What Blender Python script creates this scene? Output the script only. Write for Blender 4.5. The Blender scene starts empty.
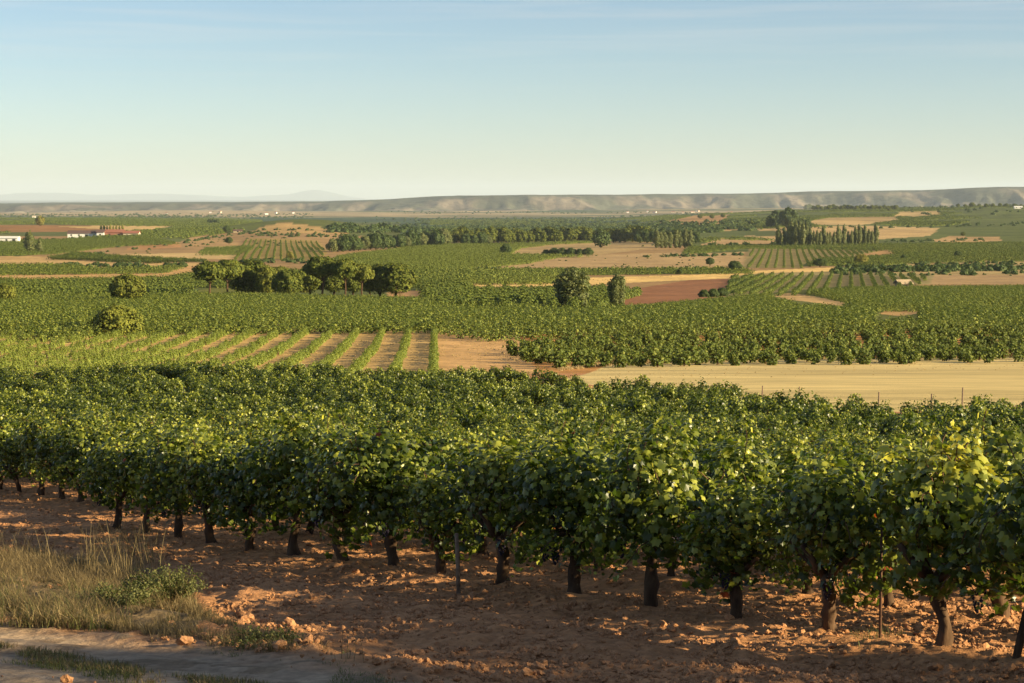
import bpy, math, random
import numpy as np
C = bpy.context.scene
# ------------------------------------------------------------------ camera
F = 1900.0; CX, CY = 512.0, 341.5
PITCH = math.atan((CY - 197.0) / F)
cam = bpy.data.cameras.new('camera'); camo = bpy.data.objects.new('camera', cam); C.collection.objects.link(camo)
camo.location = (0, 0, 0); camo.rotation_euler = (math.pi/2 - PITCH, 0, 0)
cam.sensor_width = 36.0; cam.lens = F * 36.0 / 1024.0
cam.clip_start = 0.1; cam.clip_end = 120000
C.camera = camo
C.render.resolution_x, C.render.resolution_y = 1024, 683
# ------------------------------------------------------------------ light
SUN_EL, SUN_FROM_BACK = 16.5, 70.0           # low evening sun, behind the camera to the right
sa = math.radians(SUN_FROM_BACK); se = math.radians(SUN_EL)
SUN = np.array([math.sin(sa)*math.cos(se), -math.cos(sa)*math.cos(se), math.sin(se)])
sl = bpy.data.lights.new('sun', 'SUN'); slo = bpy.data.objects.new('sun', sl); C.collection.objects.link(slo)
sl.energy = 5.0; sl.angle = math.radians(0.5); sl.color = (1.0, 0.82, 0.49)
from mathutils import Vector
slo.rotation_euler = Vector(SUN).to_track_quat('Z', 'Y').to_euler()
w = bpy.data.worlds.new('World'); C.world = w; w.use_nodes = True
nt = w.node_tree; N = nt.nodes; L = nt.links
bg = N['Background']
sky = N.new('ShaderNodeTexSky'); sky.sky_type = 'NISHITA'; sky.sun_disc = False
sky.sun_elevation = se; sky.sun_rotation = math.atan2(SUN[0], SUN[1])
sky.altitude = 0; sky.air_density = 0.8; sky.dust_density = 0.22; sky.ozone_density = 2.2
tc = N.new('ShaderNodeTexCoord')
mp = N.new('ShaderNodeMapping'); mp.inputs['Scale'].default_value = (2.2, 2.2, 60.0); mp.inputs['Rotation'].default_value = (0.012, -0.01, 0)
no = N.new('ShaderNodeTexNoise'); no.inputs['Scale'].default_value = 2.3; no.inputs['Detail'].default_value = 5; no.inputs['Distortion'].default_value = 0.6
cr = N.new('ShaderNodeValToRGB'); cr.color_ramp.elements[0].position = 0.47; cr.color_ramp.elements[1].position = 0.76
sx = N.new('ShaderNodeSeparateXYZ'); mr = N.new('ShaderNodeMapRange')
mr.inputs['From Min'].default_value = 0.05; mr.inputs['From Max'].default_value = 0.105; mr.inputs['To Min'].default_value = 0.0; mr.inputs['To Max'].default_value = 0.38
mm = N.new('ShaderNodeMath'); mm.operation = 'MULTIPLY'
mx = N.new('ShaderNodeMix'); mx.data_type = 'RGBA'; mx.inputs[7].default_value = (6.3, 6.0, 5.6, 1)
L.new(tc.outputs['Generated'], mp.inputs['Vector']); L.new(mp.outputs[0], no.inputs['Vector']); L.new(no.outputs['Fac'], cr.inputs[0])
L.new(tc.outputs['Generated'], sx.inputs[0]); L.new(sx.outputs['Z'], mr.inputs['Value'])
L.new(cr.outputs[0], mm.inputs[0]); L.new(mr.outputs[0], mm.inputs[1]); L.new(mm.outputs[0], mx.inputs[0])
L.new(sky.outputs[0], mx.inputs[6]); L.new(mx.outputs[2], bg.inputs['Color'])
bg.inputs['Strength'].default_value = 0.055
C.view_settings.view_transform = 'Standard'; C.view_settings.look = 'None'; C.view_settings.gamma = 1
C.view_settings.use_curve_mapping = False
C.view_settings.exposure = 1.3
C.render.engine = 'CYCLES'
cy = C.cycles
cy.use_denoising = True
cy.max_bounces = 4; cy.diffuse_bounces = 1; cy.transmission_bounces = 2; cy.glossy_bounces = 2; cy.volume_bounces = 1
cy.transparent_max_bounces = 8; cy.sample_clamp_indirect = 6

# ------------------------------------------------------------------ numpy helpers
rng = np.random.default_rng(7); random.seed(7)
def _h(ix, iy, s):
    n = (ix.astype(np.int64) * 374761393 + iy.astype(np.int64) * 668265263 + s * 1442695041) & 0xffffffff
    n = ((n ^ (n >> 13)) * 1274126177) & 0xffffffff
    return ((n ^ (n >> 16)) & 0xffff) / 65535.0
def vn(x, y, s=0):
    x = np.asarray(x, float); y = np.asarray(y, float)
    ix = np.floor(x); iy = np.floor(y); fx = x-ix; fy = y-iy
    fx = fx*fx*(3-2*fx); fy = fy*fy*(3-2*fy)
    a = _h(ix, iy, s); b = _h(ix+1, iy, s); c = _h(ix, iy+1, s); d = _h(ix+1, iy+1, s)
    return (a*(1-fx)+b*fx)*(1-fy)+(c*(1-fx)+d*fx)*fy
def fbm(x, y, o=4, s=0, g=0.5):
    r = 0; a = 1; t = 0
    for i in range(o):
        r = r + a*vn(x*2**i + 17.3*i, y*2**i - 9.1*i, s+i); t += a; a *= g
    return r/t
def sstep(a, b, x):
    t = np.clip((x-a)/(b-a), 0, 1); return t*t*(3-2*t)
def pchip(xk, yk, x):
    xk = np.asarray(xk, float); yk = np.asarray(yk, float)
    h = np.diff(xk); d = np.diff(yk)/h
    m = np.zeros(len(xk)); m[0] = d[0]; m[-1] = d[-1]
    for i in range(1, len(xk)-1):
        m[i] = 0 if d[i-1]*d[i] <= 0 else 2*d[i-1]*d[i]/(d[i-1]+d[i])
    x = np.clip(x, xk[0], xk[-1])
    i = np.clip(np.searchsorted(xk, x)-1, 0, len(xk)-2)
    t = (x-xk[i])/h[i]; t2 = t*t; t3 = t2*t
    return (2*t3-3*t2+1)*yk[i]+(t3-2*t2+t)*h[i]*m[i]+(-2*t3+3*t2)*yk[i+1]+(t3-t2)*h[i]*m[i+1]

# ------------------------------------------------------------------ the lie of the land (eye level is z = 0)
SP, CP = math.sin(PITCH), math.cos(PITCH)
def proj(X, Y, Z):
    d = Y*CP - Z*SP; v = Y*SP + Z*CP
    d = np.where(np.abs(d) < 1e-3, 1e-3, d)
    return CX + F*X/d, CY - F*v/d
def zat(py, Y):
    k = (CY-py)/F
    return Y*(k*CP-SP)/(CP+k*SP)
YK = [0, 13.3, 34, 60, 80, 110, 147, 165, 205, 300, 380, 480, 700, 950, 1200]
ZK = [-1.53, -3.17, -5.72, -8.3, -9.75, -11.1, -12.9, -13.6, -14.35, -17.8, -20.5, -23.7, -26.9, -29.0, -31.6]
COLS = [-300, 0, 200, 300, 400, 600, 700, 850, 1024, 1400]
FAR = {   # distance: ground line (picture height) per column
 1500: [239, 238, 236, 234, 238, 242, 238, 236, 236, 234],
 2200: [226, 226, 227, 225, 230, 232, 225, 222, 220, 218],
 3000: [220, 220, 221, 224, 227, 226, 217, 212, 209, 206],
 3600: [219, 219, 220, 223, 223, 222, 215, 209, 205.5, 203],
 5000: [217, 217, 217, 218, 218, 218, 215, 211, 208.5, 207],
 7500: [213, 213, 213, 213, 213, 212.5, 212, 210, 208, 207],
 9500: [211, 211, 211, 211, 210.5, 210, 210, 208.5, 207, 206]}
prof = []
for ci, c in enumerate(COLS):
    yk = list(YK); zk = list(ZK)
    for Y in sorted(FAR):
        yk.append(Y); zk.append(zat(FAR[Y][ci], Y))
    yk += [14000, 45000]; zk += [-75, -90]
    prof.append((yk, zk))
TOPK = ([-400, 0, 150, 300, 380, 440, 600, 700, 850, 930, 1024, 1400], [204, 204, 203, 202.3, 200, 196.5, 194.5, 194, 191, 189.5, 186.5, 184])
def ground(X, Y):
    X = np.asarray(X, float); Y = np.asarray(Y, float)
    Yc = np.clip(Y, 0, 45000)
    zc = np.stack([pchip(np.log(np.array(yk)+20), zk, np.log(Yc+20)) for yk, zk in prof])
    px = CX + F*X/np.maximum(Y, 60)
    px = np.clip(px, COLS[0], COLS[-1]-1e-6)
    ca = np.array(COLS, float); i = np.clip(np.searchsorted(ca, px)-1, 0, len(COLS)-2)
    t = (px-ca[i])/(ca[i+1]-ca[i]); t = t*t*(3-2*t)
    z = np.take_along_axis(zc, i[None], 0)[0]*(1-t)+np.take_along_axis(zc, (i+1)[None], 0)[0]*t
    z = z - 0.023*np.clip(X, -12, 12)*(1-sstep(30, 120, Y))
    z = np.where(Y < 0, z - 0.05*Y, z)
    z = z + (fbm(X/40, Y/40, 3, 11)-.5)*0.5*sstep(60, 200, Y) + (fbm(X/180, Y/180, 3, 5)-.5)*4.5*sstep(450, 1200, Y)
    # low hill in the middle distance
    z = z + 9*np.exp(-((X+185)/85)**2-((Y-1720)/160)**2)
    # mesas
    r = fbm(X/1300+40, Y/3000, 4, 21)-.5; r2 = fbm(X/240, Y/900, 4, 31)
    y0 = 8700 + 1800*r + 450*(r2-.5) - 900*(1-sstep(-2400, -400, X))
    s = sstep(0, 1, (Y-y0)/(1100+700*vn(X/900, Y/4000, 9)))
    s2 = .40*s+.60*sstep(.45, .97, s)
    top = pchip(TOPK[0], TOPK[1], np.clip(CX+F*X/np.maximum(Y, 1), -399, 1399))
    tz = zat(top, 9900) + (fbm(X/420, Y/300, 4, 3)-.5)*12
    gul = (np.abs(fbm(X/150, Y/420, 4, 77)-.5)*2)
    m = s2*(1-sstep(11000, 13500, Y))
    global MS; MS = s
    z = z*(1-m) + tz*m - 52*gul*np.sin(np.pi*np.clip(s, 0, 1))*(Y > 7000)
    # foothills in front of the mesas
    z = z + (fbm(X/700, Y/900, 4, 55)-.35)*26*np.exp(-((Y-7900)/700)**2)
    return z
def W(px, py):
    """where the line of sight through a point of the photograph meets the ground"""
    k = (CY-py)/F
    Ys = np.concatenate([np.linspace(5, 300, 600), np.geomspace(301, 14000, 1500)])
    zr = Ys*(k*CP-SP)/(CP+k*SP); Xs = (px-CX)/F*(Ys*CP-zr*SP)
    g = ground(Xs, Ys); b = np.nonzero(zr <= g)[0]
    j = b[0] if len(b) else len(Ys)-1
    if j > 0:
        a0 = zr[j-1]-g[j-1]; a1 = zr[j]-g[j]; t = a0/(a0-a1+1e-9); t = min(max(t, 0), 1)
        Y = Ys[j-1]*(1-t)+Ys[j]*t
    else: Y = Ys[0]
    X = (px-CX)/F*(Y*CP-(Y*(k*CP-SP)/(CP+k*SP))*SP)
    return np.array([X, Y, float(ground(np.array([X]), np.array([Y]))[0])])
def inpoly(px, py, P):
    ins = np.zeros(np.shape(px), bool); n = len(P)
    for i in range(n):
        x1, y1 = P[i]; x2, y2 = P[(i+1) % n]
        if y1 == y2: continue
        c = ((y1 > py) != (y2 > py)) & (px < (x2-x1)*(py-y1)/(y2-y1)+x1)
        ins ^= c
    return ins

# ------------------------------------------------------------------ mesh helpers
def link(o, parent=None):
    C.collection.objects.link(o)
    if parent is not None: o.parent = parent
    return o
def mesh(name, V, T, mats, mi=None, attrs=None, cols=None, smooth=False, quads=False):
    me = bpy.data.meshes.new(name)
    V = np.asarray(V, np.float32); T = np.asarray(T, np.int32); k = T.shape[1]
    me.vertices.add(len(V)); me.vertices.foreach_set('co', V.ravel())
    me.loops.add(T.size); me.loops.foreach_set('vertex_index', T.ravel())
    me.polygons.add(len(T)); me.polygons.foreach_set('loop_start', np.arange(0, T.size, k, dtype=np.int32))
    for m in mats: me.materials.append(m)
    if mi is not None: me.polygons.foreach_set('material_index', np.asarray(mi, np.int32))
    me.polygons.foreach_set('use_smooth', np.full(len(T), smooth))
    for kk, a in (attrs or {}).items():
        a = np.asarray(a)
        if a.ndim == 2: at = me.attributes.new(kk, 'FLOAT_VECTOR', 'POINT'); at.data.foreach_set('vector', a.astype(np.float32).ravel())
        elif a.dtype.kind == 'i': at = me.attributes.new(kk, 'INT', 'POINT'); at.data.foreach_set('value', a.astype(np.int32))
        else: at = me.attributes.new(kk, 'FLOAT', 'POINT'); at.data.foreach_set('value', a.astype(np.float32))
    if cols is not None:
        at = me.attributes.new('base', 'FLOAT_COLOR', 'POINT')
        at.data.foreach_set('color', np.concatenate([cols, np.ones((len(cols), 1))], 1).astype(np.float32).ravel())
    me.update(calc_edges=True)
    return me
def ob(name, me, parent=None, **props):
    o = bpy.data.objects.new(name, me); link(o, parent)
    for k, v in props.items(): o[k] = v
    return o
def empty(name, loc, rz=0, sc=1, **props):
    o = bpy.data.objects.new(name, None); link(o); o.location = loc; o.rotation_euler = (0, 0, rz)
    o.scale = (sc, sc, sc) if not hasattr(sc, '__len__') else sc
    o.empty_display_size = 0.2
    for k, v in props.items(): o[k] = v
    return o
class Geo:
    def __init__(s): s.V = []; s.T = []; s.M = []; s.A = []; s.n = 0
    def add(s, V, T, m=0, tint=0.5):
        V = np.asarray(V, float); T = np.asarray(T, int)
        if T.shape[1] == 4: T = np.concatenate([T[:, [0, 1, 2]], T[:, [0, 2, 3]]])
        s.V.append(V); s.T.append(T+s.n); s.M.append(np.full(len(T), m)); s.n += len(V)
        s.A.append(np.broadcast_to(np.asarray(tint, float), (len(V),)))
        return s
    def box(s, c, d, m=0, rz=0):
        x, y, z = d; v = np.array([[i*x/2, j*y/2, k*z/2] for k in (-1, 1) for j in (-1, 1) for i in (-1, 1)])
        cc, ss = math.cos(rz), math.sin(rz); v = v @ np.array([[cc, ss, 0], [-ss, cc, 0], [0, 0, 1]])
        return s.add(v+np.array(c), [[0, 2, 3, 1], [4, 5, 7, 6], [0, 1, 5, 4], [2, 6, 7, 3], [0, 4, 6, 2], [1, 3, 7, 5]], m)
    def tube(s, pts, rad, seg=8, m=0, rough=0.0, sd=0, tint=0.5):
        pts = np.asarray(pts, float); rad = np.broadcast_to(np.asarray(rad, float), (len(pts),))
        V = []; r = np.random.default_rng(sd)
        for i, p in enumerate(pts):
            d = pts[min(i+1, len(pts)-1)]-pts[max(i-1, 0)]; d = d/(np.linalg.norm(d)+1e-9)
            a = np.cross(d, [0.13, 0.97, 0.2]); a /= np.linalg.norm(a); b = np.cross(d, a)
            for k in range(seg):
                t = 2*math.pi*k/seg
                V.append(p+(a*math.cos(t)+b*math.sin(t))*rad[i]*(1+rough*(r.random()-.5)*2))
        T = []
        for i in range(len(pts)-1):
            for k in range(seg):
                k2 = (k+1) % seg
                T += [[i*seg+k, i*seg+k2, (i+1)*seg+k2, (i+1)*seg+k]]
        base = len(V); V += [pts[0], pts[-1]]
        T3 = [[base, (k+1) % seg, k] for k in range(seg)] + [[base+1, (len(pts)-1)*seg+k, (len(pts)-1)*seg+(k+1) % seg] for k in range(seg)]
        T = np.array(T); T = np.concatenate([T[:, [0, 1, 2]], T[:, [0, 2, 3]], np.array(T3)])
        return s.add(V, T, m, tint)
    def leaves(s, tm, P, Nn, D, S, m=0, tint=None):
        tv, tt = tm
        Nn = Nn/(np.linalg.norm(Nn, axis=1, keepdims=True)+1e-9)
        D = D - Nn*np.sum(D*Nn, 1, keepdims=True); D = D/(np.linalg.norm(D, axis=1, keepdims=True)+1e-9)
        X = np.cross(D, Nn)
        V = P[:, None, :] + S[:, None, None]*(tv[None, :, 0:1]*X[:, None, :]+tv[None, :, 1:2]*D[:, None, :]+tv[None, :, 2:3]*Nn[:, None, :])
        T = tt[None]+(np.arange(len(P))*len(tv))[:, None, None]
        ti = np.repeat(tint if tint is not None else np.full(len(P), .5), len(tv))
        return s.add(V.reshape(-1, 3), T.reshape(-1, 3), m, ti)
    def arr(s): return np.concatenate(s.V), np.concatenate(s.T), np.concatenate(s.M), np.concatenate(s.A)
    def mesh(s, name, mats, smooth=False):
        V, T, M, A = s.arr(); return mesh(name, V, T, mats, M, {'tint': A}, smooth=smooth)
def leaf_template():
    a = [0, 26, 54, 84, 114, 150, 180]; r = [1.0, .66, .93, .6, .78, .55, .22]
    ang = a + [360-x for x in a[-2:0:-1]]; rr = r + r[-2:0:-1]
    v = [[0, 0, 0.06]]
    for t, q in zip(ang, rr):
        t = math.radians(t); x, y = math.sin(t)*q, math.cos(t)*q
        v.append([x, y+0.1, -0.22*abs(x)-0.16*max(y, 0)**2])
    n = len(ang)
    return np.array(v), np.array([[0, 1+i, 1+(i+1) % n] for i in range(n)][::-1])
LEAF = leaf_template()
LEAF4 = (np.array([[0, -.5, 0], [.62, .05, -.12], [0, .75, -.1], [-.62, .05, -.12], [0, 0, .08]]), np.array([[4, 0, 1], [4, 1, 2], [4, 2, 3], [4, 3, 0]]))
TUFT = (np.array([[-.5, -.3, 0], [.45, -.45, .1], [.5, .4, -.1], [-.1, .6, .12], [-.6, .25, -.05]]), np.array([[0, 1, 2], [0, 2, 3], [0, 3, 4]]))

def blades(P, h, bend, wdt, seed=0, stiff=1.0):
    r = np.random.default_rng(seed); n = len(P); a = r.uniform(0, 6.28, n); dirv = np.stack([np.cos(a), np.sin(a), np.zeros(n)], -1); side = np.stack([-np.sin(a), np.cos(a), np.zeros(n)], -1)
    b = bend*r.uniform(.2, 1.3, n); V = []
    for f, wf in ((0, 1), (.4, .8), (.75, .5), (1, .0)):
        c = P+np.array([0, 0, 1])*(h*f*(1-.25*b*f))[:, None]+dirv*(h*b*f*f)[:, None]
        if wf > 0: V += [c-side*(wdt*wf/2)[:, None], c+side*(wdt*wf/2)[:, None]]
        else: V += [c]
    V = np.stack(V, 1); T = np.array([[0, 1, 3], [0, 3, 2], [2, 3, 5], [2, 5, 4], [4, 5, 6]])
    Tt = (T[None]+(np.arange(n)*7)[:, None, None]).reshape(-1, 3); return V.reshape(-1, 3), Tt
# ------------------------------------------------------------------ materials
def mat(name):
    m = bpy.data.materials.new(name); m.use_nodes = True
    return m, m.node_tree.nodes, m.node_tree.links, m.node_tree.nodes['Principled BSDF']
def ramp(N, pts):
    r = N.new('ShaderNodeValToRGB'); e = r.color_ramp.elements
    while len(e) < len(pts): e.new(0.5)
    for i, (p, c) in enumerate(pts): e[i].position = p; e[i].color = (*c, 1)
    return r
def leaf_mat(name, pts, rough=0.5, trans=0.3, tcol=(.30, .36, .03), vary=0.25, spec=0.4, tpts=None):
    m, N, L, b = mat(name)
    at = N.new('ShaderNodeAttribute'); at.attribute_name = 'tint'
    g = N.new('ShaderNodeNewGeometry')
    mp = N.new('ShaderNodeMath'); mp.operation = 'MULTIPLY_ADD'; mp.inputs[1].default_value = vary; mp.inputs[2].default_value = -vary/2
    ad = N.new('ShaderNodeMath'); ad.operation = 'ADD'; ad.use_clamp = True
    L.new(g.outputs['Random Per Island'], mp.inputs[0]); L.new(mp.outputs[0], ad.inputs[0]); L.new(at.outputs['Fac'], ad.inputs[1])
    r = ramp(N, pts); L.new(ad.outputs[0], r.inputs[0]); L.new(r.outputs[0], b.inputs['Base Color'])
    b.inputs['Roughness'].default_value = rough; b.inputs['Specular IOR Level'].default_value = spec
    if trans:
        t = N.new('ShaderNodeBsdfTranslucent')
        if tpts:
            r2 = ramp(N, tpts); L.new(ad.outputs[0], r2.inputs[0]); L.new(r2.outputs[0], t.inputs['Color'])
        else: t.inputs['Color'].default_value = (*tcol, 1)
        ms = N.new('ShaderNodeMixShader'); ms.inputs[0].default_value = trans
        L.new(b.outputs[0], ms.inputs[1]); L.new(t.outputs[0], ms.inputs[2]); L.new(ms.outputs[0], N['Material Output'].inputs['Surface'])
    return m
def noise_mat(name, c1, c2, scale=5, rough=0.85, bump=0.3, dist=0.02, detail=5, stretch=(1, 1, 1)):
    m, N, L, b = mat(name)
    tc = N.new('ShaderNodeTexCoord'); mp = N.new('ShaderNodeMapping'); mp.inputs['Scale'].default_value = stretch
    n = N.new('ShaderNodeTexNoise'); n.inputs['Scale'].default_value = scale; n.inputs['Detail'].default_value = detail
    L.new(tc.outputs['Object'], mp.inputs[0]); L.new(mp.outputs[0], n.inputs['Vector'])
    r = ramp(N, [(0.3, c1), (0.7, c2)]); L.new(n.outputs['Fac'], r.inputs[0]); L.new(r.outputs[0], b.inputs['Base Color'])
    bp = N.new('ShaderNodeBump'); bp.inputs['Strength'].default_value = bump; bp.inputs['Distance'].default_value = dist
    L.new(n.outputs['Fac'], bp.inputs['Height']); L.new(bp.outputs[0], b.inputs['Normal'])
    b.inputs['Roughness'].default_value = rough; b.inputs['Specular IOR Level'].default_value = 0.2
    return m
def land_mat(name, scales=((3.0, .5), (0.25, .35)), bump=0.5, bdist=0.03, bscale=9.0, stretch=None, rot=0.0):
    m, N, L, b = mat(name)
    at = N.new('ShaderNodeAttribute'); at.attribute_name = 'base'
    tc = N.new('ShaderNodeTexCoord')
    last = at.outputs['Color']; co = tc.outputs['Object']
    if stretch:
        q = N.new('ShaderNodeMapping'); q.inputs['Scale'].default_value = stretch; q.inputs['Rotation'].default_value = (0, 0, rot); L.new(co, q.inputs[0]); co = q.outputs[0]
    for sc, amt in scales:
        n = N.new('ShaderNodeTexNoise'); n.inputs['Scale'].default_value = sc; n.inputs['Detail'].default_value = 6; n.inputs['Roughness'].default_value = .62
        L.new(co, n.inputs['Vector'])
        mr = N.new('ShaderNodeMapRange'); mr.inputs['From Min'].default_value = .3; mr.inputs['From Max'].default_value = .7
        mr.inputs['To Min'].default_value = 1-amt; mr.inputs['To Max'].default_value = 1+amt
        L.new(n.outputs['Fac'], mr.inputs['Value'])
        v = N.new('ShaderNodeVectorMath'); v.operation = 'SCALE'; L.new(last, v.inputs[0]); L.new(mr.outputs[0], v.inputs['Scale']); last = v.outputs[0]
    L.new(last, b.inputs['Base Color'])
    n = N.new('ShaderNodeTexNoise'); n.inputs['Scale'].default_value = bscale; n.inputs['Detail'].default_value = 7; n.inputs['Roughness'].default_value = .65
    L.new(tc.outputs['Object'], n.inputs['Vector'])
    bp = N.new('ShaderNodeBump'); bp.inputs['Strength'].default_value = bump; bp.inputs['Distance'].default_value = bdist
    L.new(n.outputs['Fac'], bp.inputs['Height']); L.new(bp.outputs[0], b.inputs['Normal'])
    b.inputs['Roughness'].default_value = 0.95; b.inputs['Specular IOR Level'].default_value = 0.1
    return m
M = {}
VG = [(0.0, (.022, .034, .005)), (0.38, (.058, .078, .010)), (0.60, (.17, .195, .026)), (0.84, (.36, .37, .055)), (1.0, (.44, .42, .05))]  # pale leaves stand in for sun glints, the dark end for shaded leaves
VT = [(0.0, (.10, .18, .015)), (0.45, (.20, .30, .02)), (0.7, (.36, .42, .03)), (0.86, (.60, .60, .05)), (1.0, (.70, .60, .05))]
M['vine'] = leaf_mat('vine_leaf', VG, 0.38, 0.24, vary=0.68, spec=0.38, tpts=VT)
M['vine_red'] = leaf_mat('red_vine_leaf', [(0, (.22, .03, .015)), (1, (.30, .10, .03))], 0.5, 0.3, (.5, .08, .02))
M['vine_mid'] = leaf_mat('vineyard_leaf', [(0, (.028, .042, .007)), (.5, (.105, .138, .018)), (1, (.26, .27, .042))], 0.6, 0.2, (.22, .28, .03), vary=0.6, spec=0.3)  # wide ramp: shade and sunlit speckle put into the leaf colour
M['vine_far'] = leaf_mat('far_vineyard_leaf', [(0, (.034, .055, .010)), (.5, (.085, .112, .017)), (1, (.18, .20, .03))], 0.7, 0.1, (.15, .2, .03), vary=0.7, spec=0.2)  # dark end deepened in colour to read as shaded leaves
M['vine_far_light'] = leaf_mat('pale_vineyard_leaf', [(0, (.07, .09, .015)), (.5, (.12, .15, .022)), (1, (.2, .22, .04))], 0.7, 0.1, (.15, .2, .03), vary=0.7, spec=0.2)
M['vine_light'] = leaf_mat('young_vine_leaf', [(0, (.10, .13, .02)), (.5, (.17, .205, .03)), (1, (.27, .29, .05))], 0.6, 0.25, (.3, .38, .05), vary=0.7, spec=0.3)
M['pine'] = leaf_mat('pine_needles', [(0, (.04, .058, .009)), (.5, (.09, .112, .015)), (1, (.17, .175, .024))], 0.7, 0.08, (.15, .18, .02), vary=0.6, spec=0.2)
M['pine_olive'] = leaf_mat('olive_pine_needles', [(0, (.065, .082, .013)), (.5, (.125, .142, .021)), (1, (.22, .215, .033))], 0.7, 0.1, (.2, .2, .02), vary=0.6, spec=0.2)
M['olive_light'] = leaf_mat('light_olive_leaf', [(0, (.08, .10, .016)), (.5, (.145, .16, .024)), (1, (.25, .25, .036))], 0.7, 0.12, (.25, .25, .03), vary=0.6, spec=0.2)
M['broad'] = leaf_mat('broad_leaf', [(0, (.03, .055, .014)), (.5, (.055, .085, .02)), (1, (.10, .13, .03))], 0.6, 0.15, (.15, .22, .03), vary=0.6, spec=0.25)
M['poplar'] = leaf_mat('poplar_leaf', [(0, (.07, .09, .028)), (.5, (.11, .13, .04)), (1, (.18, .18, .06))], 0.6, 0.2, (.25, .28, .05), vary=0.6, spec=0.3)
M['golden'] = leaf_mat('golden_leaf', [(0, (.13, .13, .02)), (.5, (.2, .19, .03)), (1, (.3, .26, .05))], 0.6, 0.2, (.35, .3, .04), vary=0.6, spec=0.3)
M['bark'] = noise_mat('bark', (.035, .020, .012), (.14, .082, .046), 14, 0.95, 1.0, 0.02, stretch=(1, 1, .25))
M['clod'] = noise_mat('clod_soil', (.27, .125, .056), (.54, .28, .135), 3.0, 0.95, 0.6, 0.01)
M['land'] = land_mat('land', ((0.45, .28), (0.045, .22)), 0.6, 0.15, 1.5)
M['near'] = land_mat('red_soil', ((9.0, .35), (1.1, .25)), 0.9, 0.03, 16)
M['stub'] = land_mat('stubble', ((1.6, .30), (0.22, .22)), 0.8, 0.06, 6, stretch=(.10, 1.0, 1.0), rot=.12)
M['far'] = land_mat('far_land', ((0.012, .30), (0.0025, .25)), 1.0, 12.0, 0.015)
M['rust'] = noise_mat('rusty_metal', (.06, .03, .02), (.15, .08, .05), 30, 0.8, 0.2)
M['stake'] = noise_mat('weathered_wood', (.14, .09, .06), (.30, .21, .14), 20, 0.9, 0.4)
M['straw'] = leaf_mat('dry_straw', [(0, (.07, .05, .022)), (.5, (.16, .115, .052)), (1, (.36, .27, .13))], 0.7, 0.2, (.4, .3, .12), vary=0.8, spec=0.2)  # straw colour darkened to stand in for the vine row's shade
M['stubble_straw'] = leaf_mat('pale_straw', [(0, (.40, .29, .13)), (.5, (.52, .38, .18)), (1, (.66, .50, .26))], 0.8, 0.3, (.6, .45, .2), vary=0.8, spec=0.1)
M['weed'] = leaf_mat('weed_leaf', [(0, (.045, .055, .018)), (.5, (.09, .10, .03)), (1, (.18, .17, .055))], 0.6, 0.25, (.25, .28, .05), vary=0.8, spec=0.3)
M['grape'] = noise_mat('dark_grape', (.010, .008, .02), (.03, .02, .045), 30, 0.45, 0)
M['wwall'] = noise_mat('white_render', (.66, .64, .6), (.76, .74, .7), 1.2, 0.9, 0.1)
M['cream'] = noise_mat('cream_render', (.55, .45, .33), (.66, .55, .4), 1.2, 0.9, 0.1)
M['redwall'] = noise_mat('reddish_brick', (.26, .11, .08), (.34, .16, .11), 1.5, 0.9, 0.1)
M['droof'] = noise_mat('dark_roof', (.09, .055, .05), (.15, .09, .075), 1.5, 0.9, 0.1)
M['rroof'] = noise_mat('red_tile_roof', (.24, .09, .06), (.34, .14, .09), 1.5, 0.9, 0.1)
M['stone'] = noise_mat('field_stone', (.34, .25, .16), (.46, .36, .24), 2, 0.9, 0.3)
M['dark'] = noise_mat('dark_opening', (.02, .02, .022), (.04, .04, .045), 2, 0.4, 0)

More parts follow.
